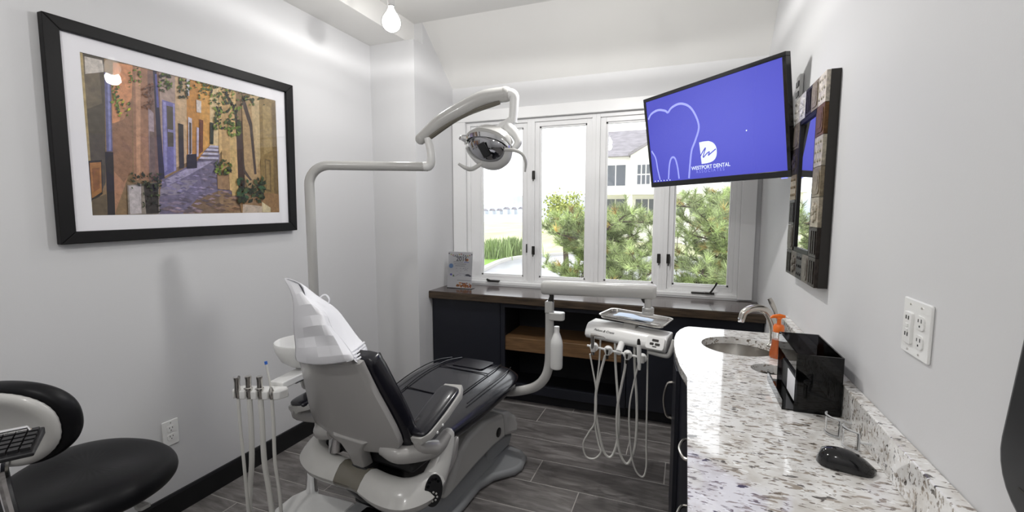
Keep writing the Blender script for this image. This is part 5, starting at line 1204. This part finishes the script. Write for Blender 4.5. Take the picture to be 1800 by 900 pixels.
# ================================================================== PENDANT BULBS
def bulb_light(name, loc, watts):
    l = bpy.data.lights.new(name, 'POINT'); l.energy = watts; l.color = (1, .988, .968); l.shadow_soft_size = .045
    l.use_nodes = True; nt = l.node_tree; em = nt.nodes['Emission']
    tc = nt.nodes.new('ShaderNodeTexCoord'); sp_ = nt.nodes.new('ShaderNodeSeparateXYZ'); nt.links.new(tc.outputs['Normal'], sp_.inputs[0])
    mr = nt.nodes.new('ShaderNodeMapRange'); mr.inputs['From Min'].default_value = -1; nt.links.new(sp_.outputs['Z'], mr.inputs['Value'])
    rp = nt.nodes.new('ShaderNodeValToRGB'); cr = rp.color_ramp
    vals = [(0, 1.15), (.30, 1.1), (.36, .9), (.40, 1.12), (.45, .9), (.49, .72), (.515, 1.45), (.54, 1.45), (.575, .62), (.75, .4), (1, .3)]
    cr.elements[0].position, cr.elements[1].position = 0, 1
    for i, (p, v) in enumerate(vals):
        e = cr.elements[0] if i == 0 else cr.elements[len(cr.elements) - 1] if i == len(vals) - 1 else cr.elements.new(p)
        e.color = (v / 3, v / 3, v / 3, 1)
    nt.links.new(mr.outputs[0], rp.inputs[0])
    mu = nt.nodes.new('ShaderNodeMath'); mu.operation = 'MULTIPLY'; mu.inputs[1].default_value = 3.0
    nt.links.new(rp.outputs[0], mu.inputs[0]); nt.links.new(mu.outputs[0], em.inputs['Strength'])
    o = bpy.data.objects.new(name, l); return o
def pendant(x, y, z, zc, lab, watts=BULB_W):
    t = thing('pendant_bulb', lab, 'light bulb', (x, y, z), 'bare glass pendant bulbs')
    M().lathe([(.001, zc - z - .001), (.05, zc - z - .001), (.05, zc - z - .015), (.012, zc - z - .03), (.001, zc - z - .03)], (x, y, z), n=24, cap=False).build('canopy', 'chrome', t)
    M().cyl((x, y, z + .12), (x, y, zc - .02), .003, n=8).build('cord', 'dark_plastic', t)
    M().lathe([(.001, .125), (.019, .125), (.021, .12), (.021, .085), (.017, .08), (.001, .08)], (x, y, z), n=20, cap=False).build('socket', 'chrome', t)
    M().lathe([(.017, .09), (.02, .07), (.027, .055), (.042, .038), (.055, .015), (.058, -.01), (.05, -.035), (.032, -.053), (.012, -.06), (.001, -.061)], (x, y, z), n=28, cap=False).build('glass', 'bulb_glass', t, angle=80)
    M().lathe([(.001, .075), (.016, .072), (.022, .056), (.036, .036), (.048, .013), (.051, -.01), (.044, -.032), (.028, -.047), (.010, -.054), (.001, -.055)], (x, y, z), n=24, cap=False).build('frosted_core', 'bulb_core', t, angle=80)
    lo = bulb_light('bulb_light', (x, y, z), watts); link(lo, t, (x, y, z - .075)); return t
pb = at(688, 38, y=2.28)
pendant(pb.x, pb.y, pb.z, ZC2, 'glowing clear glass bulb hanging near the corner pier', BULB_W * .5)
pendant(-.50, 2.14, 2.45, ZC2, 'glowing clear glass bulb above the dental chair foot, over the top edge of view', BULB_W * 2.05)
pendant(-1.1, .1, 2.45, ZC2, 'clear glass bulb added as fill light, unseen behind the camera on the left', BULB_W * 1.15)  # added out of view to fill the room with even light
pendant(-.2, -.6, 2.45, ZC2, 'clear glass bulb added as fill light, unseen behind the camera on the right', BULB_W * .75)  # second added fill bulb, also out of view

#OUTSIDE#
# ================================================================== OUTSIDE THE WINDOW
GZ = -1.2
mat('marsh', srgb(184, 184, 146), .9, noise=(.35, .35, (1, .3, 1)))
mat('lawn', srgb(124, 158, 66), .9, noise=(3, .25))
mat('wet_asphalt', srgb(150, 150, 156), .3, noise=(.8, .2))
mat('kerb', srgb(190, 188, 182), .8)
mat('water', srgb(170, 178, 186), .12)
mat('hazed_hill', srgb(172, 180, 186), .9, noise=(.02, .15))  # pale blue-grey: distance haze is put into the hill colour
mat('hazed_house', srgb(206, 210, 214), .8)  # wall colour lightened to carry the distance haze
mat('stucco', srgb(236, 234, 230), .8)
mat('shingle', srgb(136, 132, 136), .85, noise=(1.5, .2, (1, 1, 3)))
mat('far_glass', srgb(86, 90, 96), .15)
mat('pine_bark', srgb(74, 62, 54), .9)
vcolmat('needles', .6, 3, .3); vcolmat('leaves', .6, 2, .25); vcolmat('grass_blades', .7, 2, .25)
def gz(u, v, z=GZ): return at(u, v, z=z)
def flat(name, pts, z, material):
    m = M(); m.poly([(p[0], p[1], z) for p in pts]); return struct(m.build(name, material, smooth=False, recalc=False))
flat('ground', [(-700, 3.7), (500, 3.7), (500, 112), (-700, 112)], GZ - .02, 'marsh')
flat('water', [(-900, 112), (700, 112), (700, 1500), (-900, 1500)], GZ - .1, 'water')
edge_px = [(846, 480), (862, 472), (880, 463), (895, 458), (918, 454), (950, 451), (1000, 448), (1060, 446)]
E_ = [gz(*p) for p in edge_px]
near = [(E_[-1].x + 30, E_[-1].y), (E_[-1].x + 30, 4.2), (-4.5, 4.2)]
P_ = [gz(800, 505)] + E_
flat('road', [(p.x, p.y) for p in P_] + near, GZ, 'wet_asphalt')
k = M()
pts = [(p.x, p.y) for p in P_]
R_ = []
for i, (x, y) in enumerate(pts):
    a, b = Vector(pts[max(i - 1, 0)]), Vector(pts[min(i + 1, len(pts) - 1)]); d = (b - a).normalized(); nn = Vector((-d.y, d.x))
    R_.append([Vector((x, y, GZ - .02)), Vector((x, y, GZ + .14)), Vector((x + nn.x * .28, y + nn.y * .28, GZ + .14)), Vector((x + nn.x * .28, y + nn.y * .28, GZ - .02))])
struct(k.loft(R_).build('kerb', 'kerb', smooth=False))
L0 = [gz(846, 478), gz(880, 461.5), gz(884, 456), gz(846, 457), gz(700, 462), gz(700, 520)]
flat('lawn', [(p.x, p.y) for p in L0], GZ + .05, 'lawn')
# far shore
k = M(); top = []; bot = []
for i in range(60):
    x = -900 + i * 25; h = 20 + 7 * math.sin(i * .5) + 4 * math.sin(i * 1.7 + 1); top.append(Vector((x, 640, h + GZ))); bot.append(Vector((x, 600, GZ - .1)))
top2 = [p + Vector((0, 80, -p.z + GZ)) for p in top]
struct(k.grid([bot, top, top2]).build('far_shore', 'hazed_hill', recalc=False))
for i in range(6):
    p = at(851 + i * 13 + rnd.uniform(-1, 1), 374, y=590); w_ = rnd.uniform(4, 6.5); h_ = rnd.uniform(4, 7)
    hs = thing('shore_house', 'tiny building in haze-pale colour on the far shore, %s from the left' % ('first second third fourth fifth sixth seventh eighth ninth'.split()[i]), 'building', (p.x, 592, GZ), 'buildings on the far shore')
    M().box((p.x - w_ / 2, 586, GZ - .1), (p.x + w_ / 2, 597, GZ + h_)).build('house_wall', 'hazed_house', hs, smooth=False)
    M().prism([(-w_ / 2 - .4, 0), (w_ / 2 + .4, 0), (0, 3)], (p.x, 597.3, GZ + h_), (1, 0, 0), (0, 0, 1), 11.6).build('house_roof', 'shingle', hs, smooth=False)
# white building
BY = 42
def bp2(u, v, y=BY): return at(u, v, y=y)
bl = thing('office_building', 'white two-storey building with a grey shingle roof behind the pines', 'building', (bp2(1150, 400).x, BY, GZ))
x0, x1 = bp2(1050, 300).x, bp2(1400, 300).x
ze, zr = bp2(1064, 277).z, bp2(1064, 232, BY + 5).z
zf = bp2(1100, 338).z
M().box((x0, BY, GZ), (x1, BY + 10, ze)).build('wall', 'stucco', bl, smooth=False)
M().prism([(-.6, 0), (5, zr - ze), (10.6, 0)], (x0 - .5, BY, ze), (0, 1, 0), (0, 0, 1), x1 - x0 + 1).build('roof', 'shingle', bl, smooth=False)
gx0, gx1 = bp2(1110, 300).x, bp2(1232, 300).x; gp = (gx0 + gx1) / 2; zpk = bp2(1170, 238).z
M().prism([(gx0, GZ), (gx1, GZ), (gx1, ze), (gp, zpk), (gx0, ze)], (0, BY, 0), (1, 0, 0), (0, 0, 1), .9).build('gable_bay', 'stucco', bl, smooth=False)
for s in (1, -1):
    e_ = gx1 if s > 0 else gx0; d = Vector((gp - e_, 0, zpk - ze)); M().add([Vector((e_, BY - 1.2, ze)) - d * .06, Vector((gp, BY - 1.2, zpk)), Vector((gp, BY + 6, zpk)), Vector((e_, BY + 6, ze)) - d * .06, Vector((e_, BY - 1.2, ze + .25)) - d * .06, Vector((gp, BY - 1.2, zpk + .25)), Vector((gp, BY + 6, zpk + .25)), Vector((e_, BY + 6, ze + .25)) - d * .06], [(0, 1, 2, 3), (4, 5, 6, 7), (0, 1, 5, 4), (3, 2, 6, 7), (0, 3, 7, 4)]).build('gable_roof', 'shingle', bl, smooth=False)
M().box((x0 - .2, BY - .5, zf - .25), (x1, BY, zf + .05)).build('floor_band', 'stucco', bl, smooth=False)
def far_window(u0, u1, v0, v1, nx, nz, y):
    a, b = bp2(u0, v1, y), bp2(u1, v0, y)
    f_ = M().box((a.x, y - .06, a.z), (b.x, y + .02, b.z)).build('window', 'stucco', bl, smooth=False)
    gw, gh_ = (b.x - a.x) / nx, (b.z - a.z) / nz
    for i in range(nx):
        for j in range(nz): M().box((a.x + i * gw + .05, y - .1, a.z + j * gh_ + .05), (a.x + (i + 1) * gw - .05, y - .05, a.z + (j + 1) * gh_ - .05)).build('pane', 'far_glass', f_, smooth=False)
far_window(1064, 1101, 289, 328, 2, 1, BY); far_window(1119, 1144, 288, 325, 3, 2, BY - .9); far_window(1160, 1185, 286, 323, 3, 2, BY - .9); far_window(1200, 1226, 285, 322, 3, 2, BY - .9)
far_window(1252, 1290, 284, 322, 2, 1, BY); far_window(1064, 1100, 349, 378, 2, 1, BY); far_window(1116, 1152, 349, 378, 3, 1, BY - .9); far_window(1188, 1202, 349, 378, 1, 1, BY - .9); far_window(1212, 1232, 349, 378, 2, 1, BY - .9); far_window(1244, 1290, 348, 378, 3, 1, BY)
for u in (1107, 1158, 1207, 1240):
    p = bp2(u, 350, BY - 2.2); M().box((p.x - .22, BY - 2.4, GZ), (p.x + .22, BY - 2.0, zf - .25)).build('column', 'stucco', bl, smooth=False)
M().box((x0, BY - 2.6, zf - .3), (x1, BY - .5, zf + .0)).build('porch_roof', 'stucco', bl, smooth=False)
# ornamental grass clumps
for i, (u, v, lab) in enumerate(((866, 455, 'tall green ornamental grass clump by the lawn, left of the pair'), (901, 449, 'tall green ornamental grass clump by the kerb, right of the pair'))):
    g0 = gz(u, v); m = M()
    for b_ in range(420):
        a = rnd.uniform(0, 6.28); r_ = abs(rnd.gauss(0, .45)); bx, by = g0.x + r_ * math.cos(a) * 1.3, g0.y + r_ * math.sin(a); h_ = rnd.uniform(.7, 1.25); lx_, ly_ = rnd.uniform(-.3, .3), rnd.uniform(-.3, .3)
        q = rnd.uniform(.8, 1.2); m.col = srgb(min(255, 128 * q), min(255, 146 * q), min(255, 96 * q)); w_ = .022
        m.add([(bx - w_, by, GZ), (bx + w_, by, GZ), (bx + lx_ * .5 + w_, by + ly_ * .5, GZ + h_ * .65), (bx + lx_ * .5 - w_, by + ly_ * .5, GZ + h_ * .65), (bx + lx_, by + ly_, GZ + h_)], [(0, 1, 2, 3), (3, 2, 4)])
    tag(m.build('grass_clump', 'grass_blades', smooth=False, recalc=False), lab, 'grass', 'ornamental grass clumps')
# leafy tree behind the pines
tc_ = at(998, 392, y=17)
tr2 = thing('leafy_tree', 'yellow-green leafy tree beyond the road, left of the pines', 'tree', (tc_.x, 17, GZ))
M().tube([(tc_.x, 17, GZ), (tc_.x - .1, 17, .4), (tc_.x, 17.1, 1.2)], [.12, .09, .04], 8).build('trunk', 'pine_bark', tr2)
m = M()
for b_ in range(46):
    a, e_ = rnd.uniform(0, 6.28), rnd.uniform(-.8, 1.35); rr = rnd.uniform(.45, 1.0)
    c_ = Vector((tc_.x + 1.35 * rr * math.cos(a) * math.cos(e_), 17 + 1.1 * rr * math.sin(a) * math.cos(e_), tc_.z + .05 + 1.0 * rr * math.sin(e_)))
    for l_ in range(46):
        p = c_ + Vector((rnd.gauss(0, .17), rnd.gauss(0, .17), rnd.gauss(0, .13))); q = rnd.uniform(.75, 1.25); m.col = srgb(min(255, 150 * q), min(255, 158 * q), min(255, 80 * q))
        u_ = Vector((rnd.uniform(-1, 1), rnd.uniform(-1, 1), rnd.uniform(-1, 1))).normalized() * .055; v_ = u_.orthogonal().normalized() * .04
        m.poly([p - u_, p + v_, p + u_, p - v_])
m.build('foliage', 'leaves', tr2, smooth=False, recalc=False)
# pines close to the window
def pine(name, lab, base, targets, seed):
    rn = random.Random(seed); t = thing(name, lab, 'tree', (base.x, base.y, GZ))
    M().tube([(base.x, base.y, GZ), (base.x + .05, base.y, .3), (base.x - .05, base.y + .05, .95), (base.x, base.y, 1.5)], [.11, .09, .06, .03], 9, 4).build('trunk', 'pine_bark', t)
    br_, nd = M(), M()
    def tuft(p, d):
        d = d.normalized(); o1 = d.orthogonal().normalized(); o2 = d.cross(o1)
        q0 = rn.uniform(.75, 1.25); warm = rn.random() < .06
        for i in range(34):
            a = rn.uniform(0, 6.28); sp = rn.uniform(.35, 1.15); dd = (d * math.cos(sp) + (o1 * math.cos(a) + o2 * math.sin(a)) * math.sin(sp)); L_ = rn.uniform(.075, .13)
            q = q0 * rn.uniform(.8, 1.2); nd.col = srgb(min(255, (150 if not warm else 176) * q), min(255, (164 if not warm else 150) * q), min(255, (110 if not warm else 92) * q))
            w_ = dd.orthogonal().normalized() * .0032; b0_ = p - d * rn.uniform(0, .08)
            nd.poly([b0_ - w_, b0_ + w_, b0_ + dd * L_ + w_ * .3, b0_ + dd * L_ - w_ * .3])
    for (u, v, y) in targets:
        e_ = at(u, v, y=y); s_ = Vector((base.x, base.y, min(max(e_.z + rn.uniform(-.5, .1), GZ + .3), 1.45)))
        md_ = s_.lerp(e_, .5) + Vector((rn.uniform(-.1, .1), rn.uniform(-.15, .15), rn.uniform(-.16, .02)))
        path = catmull([s_, md_, e_], 8); br_.tube([s_, md_, e_], [.03, .017, .007], 6, 8)
        d = (e_ - md_).normalized(); tuft(e_, d)
        for i in range(5, len(path)):
            for k_ in range(2):
                sd = Vector((rn.uniform(-1, 1), rn.uniform(-1, 1), rn.uniform(-.2, .8))).normalized(); tw = path[i] + (d * .5 + sd).normalized() * rn.uniform(.12, .32); br_.tube([path[i], tw], [.005, .003], 4)
                tuft(tw, (tw - path[i]) + Vector((0, 0, .08))); 
                if rn.random() < .7: tuft(path[i].lerp(tw, .6), sd + Vector((0, 0, .5)))
    br_.build('branches', 'pine_bark', t); nd.build('foliage', 'needles', t, smooth=False, recalc=False)
bA = at(1318, 500, y=7.6); bB = at(1046, 500, y=7.4)
rr_ = random.Random(3)
tA = [(u, v, rr_.uniform(6.3, 8.4)) for u, v in ((1190, 362), (1215, 352), (1245, 350), (1272, 348), (1200, 385), (1232, 378), (1265, 380), (1188, 408), (1215, 412), (1250, 408), (1280, 405), (1190, 440), (1228, 440), (1262, 436), (1192, 468), (1222, 474), (1255, 468), (1284, 462), (1195, 498), (1230, 500), (1262, 498), (1285, 490), (1150, 470), (1145, 440))]
tB = [(u, v, rr_.uniform(6.2, 8.2)) for u, v in ((1075, 388), (1100, 378), (1128, 384), (1146, 392), (1070, 415), (1095, 408), (1120, 412), (1148, 420), (1080, 440), (1108, 445), (1135, 444), (1072, 468), (1098, 470), (1125, 468), (1148, 478), (1078, 492), (1105, 495), (1135, 494), (955, 398), (972, 408), (990, 395), (1010, 388), (1020, 410), (995, 425), (1012, 440), (960, 466), (985, 474), (1018, 470), (1016, 490))]
pine('pine_tree', 'bushy pine filling the rightmost window pane', bA, tA, 5)
pine('pine_tree', 'bushy pine filling the third window pane, its tips reaching the second', bB, tB, 6)
